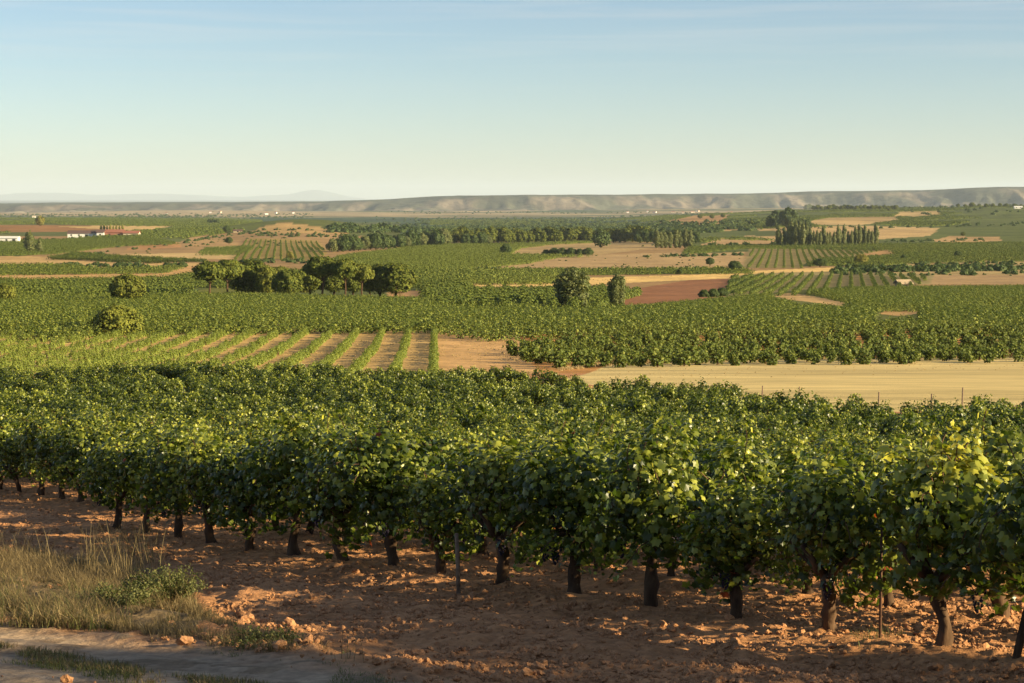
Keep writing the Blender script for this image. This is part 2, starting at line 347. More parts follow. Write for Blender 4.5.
# ------------------------------------------------------------------ fields (picture outline of each field, colour of its soil)
E0, E1 = -700, 1750
SOIL = (.46, .225, .10)
FIELDS = [   # (kind, colour, outline)
 ('soil', (.30, .19, .10), [(E0, 700), (E0, 236), (E1, 236), (E1, 700)]),
 # left side, from far to near
 ('g', (.085, .11, .04), [(E0, 214), (400, 214), (400, 236), (E0, 236)]),
 ('s', (.26, .135, .06), [(E0, 232.5), (E0, 227), (12, 225), (70, 225), (125, 227), (97, 230), (60, 232)]),
 ('s', (.55, .38, .2), [(60, 226.5), (118, 225.5), (176, 225.5), (150, 230), (120, 231)]),
 ('g', (.10, .13, .04), [(E0, 256), (E0, 243), (60, 239), (135, 234), (180, 226), (262, 222), (262, 228), (230, 231), (190, 237), (180, 243), (120, 245), (60, 252), (20, 256)]),
 ('s', (.32, .21, .12), [(60, 252), (120, 245), (180, 242), (195, 236), (262, 230), (340, 228), (345, 240), (240, 262), (60, 259)]),
 ('s', (.46, .25, .13), [(125, 250), (135, 245), (150, 243), (178, 242), (181, 247), (150, 249.5)]),
 ('g', (.19, .19, .07), [(193, 256), (205, 247), (253, 245), (248, 252), (225, 256)]),
 ('s', (.48, .35, .2), [(120, 254), (195, 253), (235, 255), (255, 248), (257, 250), (240, 259), (160, 258)]),
 ('g', (.09, .12, .04), [(48, 257), (75, 252), (130, 256), (205, 259), (205, 262), (110, 262)]),
 ('s', (.47, .32, .17), [(E0, 266), (E0, 257), (30, 256), (90, 262), (205, 263), (205, 268), (90, 267)]),
 ('g', (.095, .125, .04), [(E0, 276), (E0, 265), (60, 264), (95, 268), (180, 266), (160, 272), (60, 275)]),
 ('s', (.5, .31, .16), [(E0, 280), (E0, 276), (100, 273), (195, 266), (255, 265), (255, 272), (160, 277), (60, 279)]),
 ('s', (.45, .33, .18), [(40, 268), (60, 266), (90, 270), (60, 271)]),
 ('g', (.09, .12, .04), [(E0, 299), (E0, 279.5), (60, 279), (160, 277), (200, 272), (260, 268), (330, 272), (470, 270), (470, 292), (430, 299)]),
 ('g', (.13, .15, .04), [(150, 299), (200, 290), (240, 282), (300, 282), (300, 299)]),
 # centre
 ('s', (.40, .27, .14), [(250, 233), (262, 227), (283, 222), (310, 226), (352, 231), (348, 234)]),
 ('s', (.30, .22, .09), [(240, 252), (250, 238), (318, 240), (328, 252), (322, 260), (232, 259)]),
 ('g', (.09, .13, .04), [(325, 262), (340, 255), (400, 248), (440, 244), (600, 241), (600, 262), (453, 268), (430, 274), (330, 273)]),
 ('s', (.36, .26, .15), [(508, 254), (520, 247), (560, 243), (640, 240), (662, 240), (658, 247), (600, 255)]),
 ('s', (.37, .26, .16), [(453, 268.5), (520, 263), (560, 256), (690, 252), (745, 250), (745, 268), (600, 269)]),
 ('g', (.12, .16, .04), [(390, 283), (430, 269.5), (555, 269), (555, 281), (460, 285)]),
 ('g', (.08, .11, .04), [(530, 275.5), (530, 270), (600, 269), (740, 268), (755, 271), (700, 274)]),
 ('s', (.66, .46, .22), [(452, 286.5), (475, 282.5), (560, 278.5), (690, 275), (760, 270.5), (845, 267), (842, 270.5), (755, 277), (700, 279.5), (560, 286)]),
 ('g', (.10, .13, .04), [(425, 307), (452, 289), (560, 286.5), (610, 286), (640, 290), (610, 300), (590, 310)]),
 ('s', (.45, .27, .15), [(388, 298), (388, 290), (438, 291), (470, 300), (500, 304), (508, 306.5), (470, 304)]),
 ('plough', (.27, .12, .055), [(585, 308), (640, 288), (690, 280), (735, 278.5), (724, 298), (700, 300), (650, 306)]),
 # right side, from far to near
 ('g', (.085, .115, .04), [(690, 224), (700, 214), (760, 211), (880, 208), (E1, 202), (E1, 246), (690, 246)]),
 ('s', (.36, .22, .12), [(640, 226), (690, 216), (730, 215), (720, 224), (700, 228)]),
 ('s', (.50, .36, .2), [(893, 216), (900, 211.5), (940, 210.5), (941, 214.5), (915, 217)]),
 ('s', (.42, .30, .17), [(800, 222), (830, 217), (895, 216), (900, 220), (860, 225), (820, 225)]),
 ('s', (.44, .31, .18), [(690, 231), (700, 226), (770, 228), (790, 226), (870, 226), (940, 228), (930, 236), (880, 239), (780, 240)]),
 ('g', (.08, .11, .04), [(692, 236), (700, 231), (775, 230), (778, 236)]),
 ('s', (.40, .27, .16), [(700, 245), (720, 238), (775, 240), (780, 244)]),
 ('s', (.36, .24, .14), [(930, 241), (950, 236), (1000, 237), (1002, 241), (960, 243)]),
 ('g', (.085, .115, .04), [(680, 254), (690, 246), (745, 245), (E1, 240), (E1, 256), (900, 256), (745, 252)]),
 ('s', (.36, .22, .12), [(815, 255), (850, 248), (950, 246), (955, 249), (870, 256), (820, 262)]),
 ('s', (.30, .24, .12), [(742, 268), (750, 247), (880, 245), (885, 250), (820, 262), (800, 268)]),
 ('g', (.09, .12, .04), [(800, 266), (820, 258), (900, 254), (E1, 250), (E1, 256), (910, 262), (840, 266)]),
 ('s', (.36, .27, .15), [(842, 270), (910, 261), (980, 253), (E1, 250), (E1, 276), (842, 276)]),
 ('s', (.35, .24, .15), [(905, 284), (930, 275), (E1, 272), (E1, 282.5), (930, 284)]),
 ('s', (.26, .22, .12), [(724, 298), (732, 276), (760, 273), (860, 271), (935, 275), (930, 284), (850, 288), (790, 296)]),
 # the wide vineyard across the valley and the plots in front of it
 ('g', (.10, .12, .045), [(E0, 330), (E0, 297), (200, 292), (438, 297), (560, 307), (650, 304), (720, 297), (850, 286), (E1, 283), (E1, 345), (520, 345), (520, 330)]),
 ('s', (.50, .34, .19), [(766, 295), (790, 293), (812, 296), (845, 303), (842, 306), (810, 302), (790, 300)]),
 ('s', (.50, .32, .17), [(880, 314), (884, 310.5), (915, 309.5), (918, 313.5), (900, 316)]),
 ('s', (.45, .28, .15), [(960, 304), (990, 301), (E1, 301), (E1, 306), (1000, 306)]),
 ('s', (.46, .24, .10), [(500, 400), (520, 333), (560, 332), (E1, 322), (E1, 359), (640, 363), (700, 420)]),
 ('s', (.50, .34, .17), [(E0, 395), (E0, 336), (34, 334), (180, 324), (437, 322), (437, 395)]),
 ('s', (.52, .33, .18), [(437, 395), (437, 323.5), (500, 324), (522, 340), (530, 362), (560, 395)]),
 ('s', (.5, .33, .18), [(E0, 337), (E0, 323), (0, 325), (20, 327), (35, 333), (10, 336)]),
 ('stub', (.60, .45, .19), [(590, 372), (610, 364), (800, 358.5), (E1, 352), (E1, 402), (850, 412), (700, 400), (560, 380)]),
]
TRACK = [(E0, 640), (E0, 600), (0, 616), (70, 626), (150, 640), (250, 655), (330, 667), (400, 684), (460, 700), (540, 760), (E0, 760)]

# ------------------------------------------------------------------ ground sheet
ys = list(np.linspace(-30, 9, 40)); y = 9.0
while y < 64000:
    z = abs(float(ground(np.array([0.]), np.array([y]))[0])) if len(ys) % 8 == 0 or y < 12 else z
    st = min(max(0.032, y*y/(F*max(z, 3))*0.62), max(y*0.02, .05))
    if 7200 < y < 11200: st = min(st, 34)
    if y > 11200: st = 900
    y += st; ys.append(y)
ys = np.array(ys)
tc_ = np.linspace(-.315, .315, 560); ex = .315 + np.geomspace(.003, 2.6, 42)
ts = np.concatenate([-ex[::-1], tc_, ex])
GY, GT = np.meshgrid(ys, ts, indexing='ij')
GX = GT*(np.maximum(GY, 0)+3.0)
GZ = ground(GX, GY); MSG = MS.copy()
PX, PY = proj(GX, GY, GZ)
PX = np.where(GY < 5, np.where(GX > 0, E1-1, E0+1), PX); PY = np.where(GY < 5, 699, np.clip(PY, 0, 699))
near = GY < 140
# ragged field edges
jx = (fbm(GX/3, GY/3, 3, 91)-.5); 
PXj = PX + jx*6; PYj = PY + (fbm(GX/np.maximum(GY*.012, .3), GY/np.maximum(GY*.03, .3), 3, 92)-.5)*np.where(near, 3.5, 0.7)
base = np.zeros(GX.shape+(3,)); base[:] = (.31, .19, .08)
kind = np.zeros(GX.shape, int)      # 0 ground, 1 track, 2 stubble, 3 plough, 4 hills
# valley plain beyond the near fields
cell = vn(np.floor((GX+GY*.3)/330)*7.7, np.floor((GY-GX*.2)/420)*3.1, 5)
plain = np.where((cell < .3)[..., None], (.16, .15, .075), np.where((cell < .8)[..., None], (.055, .085, .038), (.26, .2, .11)))
pm = ((GY > 1500) & (PY < 236))
base[pm] = plain[pm]
mid = (GY > 2600) & (PXj > 250) & (PXj < 640); base[mid] = (np.array([.055, .085, .045])*(0.8+.4*fbm(GX/150, GY/300, 3, 4)[..., None]))[mid]
valley = (GY > 5200) & (GY < 9500)
vb = sstep(.35, .6, fbm(GX/900, GY/700, 4, 44))[..., None]
base[valley] = ((1-vb)*np.array([.07, .09, .04])+vb*np.array([.36, .26, .14]))[valley]
strp = .72+.56*fbm((GX+GY*.25)/38, (GY-GX*.1)/230, 3, 61)[..., None]*np.ones(3)
for kd, col, P in FIELDS[1:]:
    if kd == 'g': col = (col[0]*1.15, col[1], col[2]*.68)
    if kd == 's': col = (col[0]*1.06, col[1]*.99, col[2]*.74)
    lim = min(p[1] for p in P) < 236
    m = inpoly(PXj, PYj, P) & (GY < 3700)
    base[m] = col
    mf = m & (GY > 1100); base[mf] = base[mf]*strp[mf]
    kind[m] = {'stub': 2, 'plough': 3}.get(kd, 0)
nv = GY < 130
m = nv & (kind != 2); base[m] = SOIL
# mesa slopes and tops
ms = (GY > 7300) & (MSG > 0.004) | (GY > 10500)
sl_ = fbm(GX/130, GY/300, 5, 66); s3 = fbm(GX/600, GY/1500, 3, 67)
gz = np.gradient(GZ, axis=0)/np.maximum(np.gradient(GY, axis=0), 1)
tan_patch = sstep(.40, .62, sl_)[..., None]  # tan patches over the darker slope colour, placed by noise
hc = (1-tan_patch)*np.array([.10, .095, .06])+tan_patch*np.array([.23, .17, .115])
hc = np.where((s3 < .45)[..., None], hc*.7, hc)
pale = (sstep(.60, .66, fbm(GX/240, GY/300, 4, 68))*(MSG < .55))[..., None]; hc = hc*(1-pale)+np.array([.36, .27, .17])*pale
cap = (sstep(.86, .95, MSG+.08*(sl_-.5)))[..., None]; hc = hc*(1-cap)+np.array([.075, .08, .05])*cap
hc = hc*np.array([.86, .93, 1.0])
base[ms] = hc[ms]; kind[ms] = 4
# farm track in the near corner
tr = inpoly(PX+jx*20, PY+(fbm(GX/.5, GY/.5, 3, 8)-.5)*16, TRACK) & (GY < 40) & (GY > 4)
tr |= (GY <= 4.0) & (GX < 3) & (GX > -6)
trf = tr.astype(float)
for _ in range(3):
    c0 = np.cumsum(np.pad(trf[:900], ((12, 12), (0, 0)), mode='edge'), 0); trf[:900] = (c0[24:]-np.concatenate([np.zeros((1, c0.shape[1])), c0[:-25]]))/25
    c1 = np.cumsum(np.pad(trf, ((0, 0), (12, 12)), mode='edge'), 1); trf = (c1[:, 24:]-np.concatenate([np.zeros((len(c1), 1)), c1[:, :-25]], 1))/25
kind[tr] = 1
trm = np.clip(trf*1.3-.15+.5*(fbm(GX/.25, GY/.25, 3, 18)-.5), 0, 1)[..., None]
base = base*(1-trm)+np.array([.40, .285, .185])*trm
gs = tr & (fbm(GX/.3, GY/.3, 3, 15) > .60); base[gs] = (.30, .205, .125)
vg = inpoly(PX+jx*16, PY+jx*10, [(E0, 628), (E0, 552), (60, 556), (130, 568), (190, 585), (208, 615), (190, 640), (120, 630), (60, 618), (0, 612)]) & (GY < 30) & (GY > 9) & (kind == 0)
base[vg] = (.20, .14, .075)
# near relief: clods, ridges along the vine rows, ruts
RD = np.array([-.543, .84]); RN = np.array([.84, .543])          # row direction, and across the rows (away)
R0 = np.array([3.07, 13.3]); RS = 2.2; VS = 1.15
nr = (GY < 130) & (GY > -5)
acr = ((GX-R0[0])*RN[0]+(GY-R0[1])*RN[1])/RS
amp = (1-.85*trf)*(1-sstep(40, 120, GY))
clod = np.abs(fbm(GX/.34, GY/.34, 4, 40, .6)-.5)*2
GZd = GZ + np.where(nr, amp*(.085*(clod-.25) + .05*(fbm(GX/1.1, GY/1.1, 2, 41)-.5) + .05*np.cos(acr*2*np.pi)), 0)
GZd = GZd - np.where(GY > 4, trf*(.02 + .06*(fbm(GX/1.3, GY/.5, 3, 6)-.5) + .012*(fbm(GX/.09, GY/.09, 3, 7)-.5)), 0)
nrow, ncol = GX.shape
idx = np.arange(nrow*ncol).reshape(nrow, ncol)
Q = np.stack([idx[:-1, :-1], idx[:-1, 1:], idx[1:, 1:], idx[1:, :-1]], -1).reshape(-1, 4)
qk = kind[:-1, :-1].ravel(); qy = GY[:-1, :-1].ravel()
Vall = np.stack([GX, GY, GZd], -1).reshape(-1, 3); Call = base.reshape(-1, 3)
def piece(name, mask, mt, **kw):
    q = Q[mask]; u, inv = np.unique(q, return_inverse=True)
    me = mesh(name, Vall[u], inv.reshape(-1, 4), [mt], None, None, Call[u], smooth=True)
    return ob(name, me, kind='structure', **kw)
g0 = (qk == 0)
piece('vineyard_ground', g0 & (qy < 130), M['near'])
piece('ground', g0 & (qy >= 130) & (qy < 2200), M['land'])
piece('valley_floor', g0 & (qy >= 2200), M['far'])
piece('dirt_track', qk == 1, M['near'])
piece('stubble_field', qk == 2, M['stub'])
piece('ploughed_field', qk == 3, M['land'])
piece('hills', qk == 4, M['far'])
# distant mountains beyond the plateau
mk = ([-900, -300, 0, 30, 60, 100, 150, 200, 240, 262, 290, 305, 316, 330, 350, 380, 450], [192, 193.5, 194.5, 192.8, 192.8, 194.8, 193.6, 195, 196.8, 195.6, 194.2, 191, 189.6, 192, 196.5, 200, 203])
mpx = np.linspace(-900, 450, 500); Vm = []; nr_ = 14
for j in range(nr_):
    f = j/(nr_-1); Yj = 60000+3500*f
    tz = zat(pchip(mk[0], mk[1], mpx), 63500) + (fbm(mpx/9, mpx*0, 3, 2)-.5)*12
    zz = -100 + (tz+100)*(f**.8)*(1 + (1-f)*.5*(fbm(mpx/14+3, np.full_like(mpx, f*5), 3, 8)-.5))
    Vm.append(np.stack([(mpx-CX)/F*63500, np.full_like(mpx, Yj), zz], -1))
Vm.append(Vm[-1]+np.array([0, 4000, 0])*1.0); Vm[-1][:, 2] = -100
Vm = np.concatenate(Vm); ii = np.arange(len(Vm)).reshape(-1, 500)
Qm = np.stack([ii[:-1, :-1], ii[:-1, 1:], ii[1:, 1:], ii[1:, :-1]], -1).reshape(-1, 4)
ob('mountains', mesh('mountains', Vm, Qm, [M['far']], None, None, np.tile([.12, .14, .12], (len(Vm), 1)), smooth=True), kind='structure')

# ------------------------------------------------------------------ haze (closed box round everything)
HAZE = 2.9e-5
g = Geo().box((0, 34000, 0), (120000, 70000, 1)); Vh, Th, _, _ = g.arr()
Vh[:, 2] = np.where(Vh[:, 2] > 0, 420.0, -190.0)
hm = bpy.data.materials.new('haze'); hm.use_nodes = True
hn = hm.node_tree; hn.nodes.remove(hn.nodes['Principled BSDF'])
pv = hn.nodes.new('ShaderNodeVolumePrincipled'); pv.inputs['Density'].default_value = HAZE
pv.inputs['Color'].default_value = (.74, .86, 1.0, 1); pv.inputs['Anisotropy'].default_value = 0.0
hn.links.new(pv.outputs[0], hn.nodes['Material Output'].inputs['Volume'])
ob('haze', mesh('haze', Vh, Th, [hm]), kind='stuff')

# ------------------------------------------------------------------ scatter: one object holding its own source shapes and points
def scatter(name, variants, mats, P, rz, scl, pick=None, tilt=0.0, **props):
    """variants: list of (V,T,M,A). The points are loose vertices; geometry nodes put a variant on each."""
    k = len(variants); P = np.asarray(P, float); n = len(P)
    V = []; T = []; MI = []; TI = []; VA = []; off = 0
    for i, (v, t, m, a) in enumerate(variants):
        V.append(v); T.append(t+off); MI.append(m); TI.append(a); VA.append(np.full(len(v), i)); off += len(v)
    nv_ = off
    V.append(P); V = np.concatenate(V); T = np.concatenate(T); MI = np.concatenate(MI)
    ti = np.concatenate(TI+[np.zeros(n)]); va = np.concatenate(VA+[np.full(n, -1)])
    rot = np.zeros((len(V), 3)); rot[nv_:, 2] = rz
    if tilt: rot[nv_:, 0] = rng.normal(0, tilt, n); rot[nv_:, 1] = rng.normal(0, tilt, n)
    sc = np.ones((len(V), 3)); sc[nv_:] = scl if np.ndim(scl) == 2 else np.repeat(np.broadcast_to(np.asarray(scl, float), (n,))[:, None], 3, 1)
    pk = np.zeros(len(V), int); pk[nv_:] = rng.integers(0, k, n) if pick is None else pick
    me = mesh(name, V, T, mats, MI, {'tint': ti, 'variant': va.astype(int), 'rot': rot, 'scl': sc, 'pick': pk})
    o = ob(name, me, **props)
    ng = bpy.data.node_groups.new(name, 'GeometryNodeTree')
    ng.interface.new_socket('Geometry', in_out='INPUT', socket_type='NodeSocketGeometry')
    ng.interface.new_socket('Geometry', in_out='OUTPUT', socket_type='NodeSocketGeometry')
    Nn = ng.nodes; Ln = ng.links
    gi = Nn.new('NodeGroupInput'); go = Nn.new('NodeGroupOutput')
    def attr(nm, ty):
        a = Nn.new('GeometryNodeInputNamedAttribute'); a.data_type = ty; a.inputs['Name'].default_value = nm
        return a.outputs['Attribute']
    av = attr('variant', 'INT')
    def sep(i):
        c = Nn.new('FunctionNodeCompare'); c.data_type = 'INT'; c.operation = 'EQUAL'
        Ln.new(av, c.inputs[2]); c.inputs[3].default_value = i
        s_ = Nn.new('GeometryNodeSeparateGeometry'); s_.domain = 'POINT'
        Ln.new(gi.outputs[0], s_.inputs['Geometry']); Ln.new(c.outputs[0], s_.inputs['Selection'])
        return s_.outputs['Selection']
    jn = Nn.new('GeometryNodeJoinGeometry')
    for i in range(k):
        g2 = Nn.new('GeometryNodeGeometryToInstance'); Ln.new(sep(i), g2.inputs[0]); Ln.new(g2.outputs[0], jn.inputs[0])
    ip = Nn.new('GeometryNodeInstanceOnPoints')
    Ln.new(sep(-1), ip.inputs['Points']); Ln.new(jn.outputs[0], ip.inputs['Instance'])
    ip.inputs['Pick Instance'].default_value = True; Ln.new(attr('pick', 'INT'), ip.inputs['Instance Index'])
    e2 = Nn.new('FunctionNodeEulerToRotation'); Ln.new(attr('rot', 'FLOAT_VECTOR'), e2.inputs[0]); Ln.new(e2.outputs[0], ip.inputs['Rotation'])
    Ln.new(attr('scl', 'FLOAT_VECTOR'), ip.inputs['Scale']); Ln.new(ip.outputs[0], go.inputs[0])
    md = o.modifiers.new('scatter', 'NODES'); md.node_group = ng
    return o

# ------------------------------------------------------------------ vines
def vine_geo(seed, nleaf, nshoot, step, lsize, tmpl, yellow=0.0, high=1.0):
    """leaves hang in layers over a few bulging masses of shoots; loose shoots stick up, out and down"""
    r = np.random.default_rng(seed); P = []; Nn = []; D = []; S = []; TI = []; canes = []
    nl = int(r.integers(8, 11)); C_ = []; Rr = []
    for k in range(nl):
        a = 2*np.pi*k/nl+r.normal(0, .4); f = r.uniform(0, 1)
        C_.append([math.cos(a)*r.uniform(.12, .45), math.sin(a)*r.uniform(.08, .34), (.59+.71*f)*high]); Rr.append(r.uniform(.19, .32)*(1.1-.2*f))
    C_.append([r.normal(0, .1), 0, 1.05*high]); Rr.append(.36)
    C_ = np.array(C_); Rr = np.array(Rr); lt = r.normal(0, .07, nl+1)
    ci = r.choice(nl+1, nleaf, p=Rr**2/np.sum(Rr**2)); d = r.normal(0, 1, (nleaf, 3)); d /= np.linalg.norm(d, axis=1, keepdims=True)
    stretch = np.array([1.0, .95, 1.12])
    rad = r.uniform(.78, 1.18, nleaf)*(1+.16*np.sin(d[:, 0]*6+ci)*np.cos(d[:, 2]*5+ci*2))
    q = C_[ci]+d*(Rr[ci]*rad)[:, None]*stretch
    P.append(q); Nn.append(d*1.0+np.array([0, 0, .25])+r.normal(0, .40, (nleaf, 3)))
    D.append(d*.25+np.array([0, 0, -1.0])+r.normal(0, .38, (nleaf, 3)))
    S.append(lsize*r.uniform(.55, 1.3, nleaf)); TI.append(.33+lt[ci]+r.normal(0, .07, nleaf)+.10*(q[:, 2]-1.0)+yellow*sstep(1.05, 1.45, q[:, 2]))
    for c in range(nshoot):
        k = int(r.integers(0, nl+1)); kind_ = r.random(); az = r.uniform(0, 6.28)
        el = math.radians(r.uniform(35, 80)) if kind_ < .5 else math.radians(r.uniform(-20, 30))
        dd = np.array([math.cos(az)*math.cos(el), math.sin(az)*math.cos(el), math.sin(el)]); p = C_[k]+dd*Rr[k]*.8
        n = int(r.uniform(.22, .42)*(1.0 if kind_ < .5 else 1.35)/step); pts = [np.array([0, 0, .6])*.4+C_[k]*.6, C_[k].copy(), p.copy()]; dr = r.uniform(.06, .2)*(step/.05); side = 1
        for m_ in range(n):
            f = m_/max(n, 1); dd = dd/np.linalg.norm(dd); p = p+dd*step; dd = dd+np.array([r.normal(0, .1), r.normal(0, .1), -dr])
            if p[2] < .27: break
            pts.append(p.copy()); side = -side
            for _ in range(2):
                sd = np.cross(dd, [0, 0, 1.]); sd /= np.linalg.norm(sd)+1e-6; out = sd*side
                P.append((p+out*r.uniform(.02, .07)+r.normal(0, .02, 3))[None]); Nn.append((out*.5+np.array([0, 0, .5])+r.normal(0, .5, 3))[None])
                D.append((out*.5+np.array([0, 0, -.8])+r.normal(0, .3, 3))[None]); S.append(np.array([lsize*r.uniform(.5, 1.1)*(1-.4*f)]))
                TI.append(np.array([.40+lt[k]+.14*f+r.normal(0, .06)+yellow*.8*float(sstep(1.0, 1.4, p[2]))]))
        canes.append(pts)
    return np.concatenate(P), np.concatenate(Nn), np.concatenate(D), np.concatenate(S), np.clip(np.concatenate(TI), 0, 1), canes
def vine_wood(g, seed, m=0, seg=9, canes=None, armseg=6):
    r = np.random.default_rng(seed+500)
    lean = r.normal(0, .06, 2); pts = []; rad = []
    nz = 9
    for i in range(nz):
        f = i/(nz-1)
        pts.append([lean[0]*f+.025*math.sin(f*7+seed), lean[1]*f+.02*math.cos(f*6+seed*2), -.1+f*.66])
        rad.append(.056*(1.25-.6*f+.30*math.exp(-((f-1)/.16)**2)+.25*math.exp(-(f/.15)**2))*r.uniform(.86, 1.14))
    g.tube(pts, rad, seg, m, .22, seed)
    head = np.array(pts[-1])
    for k in range(4):
        a = [0.15, math.pi-.2, 1.4, -1.7][k]+r.normal(0, .3)
        e = head+np.array([math.cos(a)*.34, math.sin(a)*.22, .2+r.uniform(0, .1)])
        mid_ = (head+e)/2+np.array([0, 0, -.03])
        g.tube([head-np.array([0, 0, .04]), mid_, e], [.042, .032, .022], armseg, m, .2, seed+k)
    if canes:
        for c in canes:
            g.tube(np.array(c)[:-2:2] if len(c) > 7 else np.array(c)[:3], .005, 3, m)
def vine_variant(seed, nleaf, nshoot, step, lsize, tmpl, seg=6, **kw):
    P, Nn, D, S, TI, cn = vine_geo(seed, nleaf, nshoot, step, lsize, tmpl, **kw)
    g = Geo(); g.leaves(tmpl, P, Nn, D, S, 0, TI); vine_wood(g, seed, 1, seg, None, 4)
    return g.arr()
# detailed vines: each one a thing > trunk, foliage (> nothing), grape bunches on some
NVAR = 11
fol = []; trk = []
for v in range(NVAR):
    yel = .45 if v == 10 else (.2 if v in (2, 5) else 0.05)
    P, Nn, D, S, TI, cn = vine_geo(v+1, 1500, 26, .042, .051, LEAF, yellow=yel, high=1.07 if v == 10 else 1.0)
    g = Geo(); r = np.random.default_rng(v); mi = (r.random(len(P)) < .003)
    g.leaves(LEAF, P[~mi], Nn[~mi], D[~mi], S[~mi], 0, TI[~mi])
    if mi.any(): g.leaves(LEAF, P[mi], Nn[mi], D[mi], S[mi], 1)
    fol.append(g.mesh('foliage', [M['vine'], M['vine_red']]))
    g = Geo(); vine_wood(g, v+1, 0, 10, cn); trk.append(g.mesh('trunk', [M['bark']], True))
def bunch_mesh():
    g = Geo(); t = (1+5**.5)/2
    iv = np.array([[-1, t, 0], [1, t, 0], [-1, -t, 0], [1, -t, 0], [0, -1, t], [0, 1, t], [0, -1, -t], [0, 1, -t], [t, 0, -1], [t, 0, 1], [-t, 0, -1], [-t, 0, 1]])/math.sqrt(1+t*t)
    it = np.array([[0, 11, 5], [0, 5, 1], [0, 1, 7], [0, 7, 10], [0, 10, 11], [1, 5, 9], [5, 11, 4], [11, 10, 2], [10, 7, 6], [7, 1, 8], [3, 9, 4], [3, 4, 2], [3, 2, 6], [3, 6, 8], [3, 8, 9], [4, 9, 5], [2, 4, 11], [6, 2, 10], [8, 6, 7], [9, 8, 1]])
    r = np.random.default_rng(3)
    for k in range(46):
        f = k/46; a = r.uniform(0, 6.28); q = .042*(1-f)**.6+.004
        g.add(iv*.0095+np.array([math.cos(a)*q, math.sin(a)*q, -.16*f+.02]), it)
    return g.mesh('grape_bunch', [M['grape']], True)
BUNCH = bunch_mesh()
ICO = None
row_ang = math.atan2(RD[1], RD[0])
def zlim(px): return float(np.interp(px, [0, 480, 560, 700, 850, 1100], [108, 108, 103, 90, 79, 77]))
cand = []
for j in range(0, 60):
    for k in range(-60, 130):
        jt = rng.normal(0, .05, 2)
        p = R0 + RN*RS*j + RD*(VS*(k+(0.37*j) % 1)) + jt*(j > 0)
        if p[1] < 7.5: continue
        if j == 0 and (k > 14 or k < -4): continue
        Z = p[1]; px = CX+F*p[0]/Z
        if px < -130-1200/Z or px > 1150+1500/Z: continue
        if Z > zlim(px): continue
        if j > 0 and rng.random() < (.03 if j < 3 else .09): continue
        cand.append((j, k, p[0], p[1], px))
cand = [c for c in cand]
cz = ground(np.array([c[2] for c in cand]), np.array([c[3] for c in cand]))
inview = [i for i, c in enumerate(cand) if (-35 < c[4] < 1060) or c[0] == 0]
inview.sort(key=lambda i: cand[i][3]); indiv = set(inview[:290])
FRONT = {0: 'second front row vine from the right, thick dark trunk, yellow-green top leaves',
 -1: 'vine at the right end of the front row beside the leaning dark stake',
 1: 'front row vine with thick dark trunk left of the thin metal stake',
 2: 'fourth vine from the right in the front row, slim straight reddish trunk',
 3: 'fifth vine from the right in the front row, thin trunk leaning left',
 4: 'sixth vine from the right in the front row, pale sunlit stump trunk under low leaves',
 5: 'seventh vine from the right in the front row, crooked brown trunk',
 6: 'eighth vine from the right in the front row, beside a short brown wooden stake',
 7: 'ninth vine from the right in the front row, half hidden trunk',
 8: 'tenth vine from the right in the front row, dark upright trunk over shaded soil',
 9: 'sixth vine from the left end of the front row', 10: 'fifth vine from the left end of the front row',
 11: 'fourth vine from the left end of the front row', 12: 'third vine from the left end of the front row',
 13: 'second vine from the left end of the front row', 14: 'vine at the left end of the front row, behind the tall dry grass'}
rest = []
for i, (j, k, x, yv, px) in enumerate(cand):
    if i in indiv or (j == 0 and k < -1):
        v = 10 if (j == 0 and k == 0) else int(rng.integers(0, 10))
        s = rng.uniform(.86, 1.08) if not (j == 0 and k == 0) else 1.0
        o = empty('vine', (x, yv, cz[i]-.02), row_ang + (math.pi if rng.random() < .5 else 0) + rng.normal(0, .12), (s*(rng.uniform(1.0, 1.22) if j == 0 else 1.05), s, s*rng.uniform(.88, 1.04)))
        if j == 0 and k >= -1:
            o['label'] = FRONT[k]; o['category'] = 'vine'; o['group'] = 'vines in the front row'
        elif j == 0:
            o['label'] = 'front row vine past the right edge of the picture'; o['category'] = 'vine'; o['group'] = 'front row vines past the right edge'
        elif j == 1:
            o['label'] = 'leafy green vine in the second row, seen behind the front row'; o['category'] = 'vine'; o['group'] = 'vines in the second row'
        else:
            o['label'] = 'leafy green vine in the dense rows behind the second row'; o['category'] = 'vine'; o['group'] = 'vines in the rows behind the second'
        ob('trunk', trk[v], o); ob('foliage', fol[v], o)
        if j == 0:
            for q in range(2):
                b_ = ob('grape_bunch', BUNCH, o); a = rng.uniform(0, 6.28); b_.location = (.3*math.cos(a), .22*math.sin(a), rng.uniform(.5, .62))
    else: rest.append((x, yv, cz[i], px))
rest = np.array(rest)
nearr = rest[rest[:, 1] < 62]; farr = rest[rest[:, 1] >= 62]
vv = [vine_variant(40+i, 900, 16, .065, .066, LEAF, yellow=(.15 if i == 1 else 0.03)) for i in range(4)]
vf = [vine_variant(60+i, 420, 9, .09, .105, LEAF4, 5, yellow=(.1 if i == 1 else 0)) for i in range(5)]
RR = np.concatenate([nearr, farr]); pk = np.concatenate([rng.integers(0, 4, len(nearr)), 4+rng.integers(0, 5, len(farr))])
nR = len(RR); sR = rng.uniform(.84, 1.08, nR)*(.74+.5*fbm(RR[:, 0]/4.5, RR[:, 1]/4.5, 2, 71))
scatter('vines', vv+vf, [M['vine'], M['bark']], RR[:, :3], row_ang+rng.normal(0, .2, nR)+np.pi*rng.integers(0, 2, nR), sR, pk,
        kind='stuff')

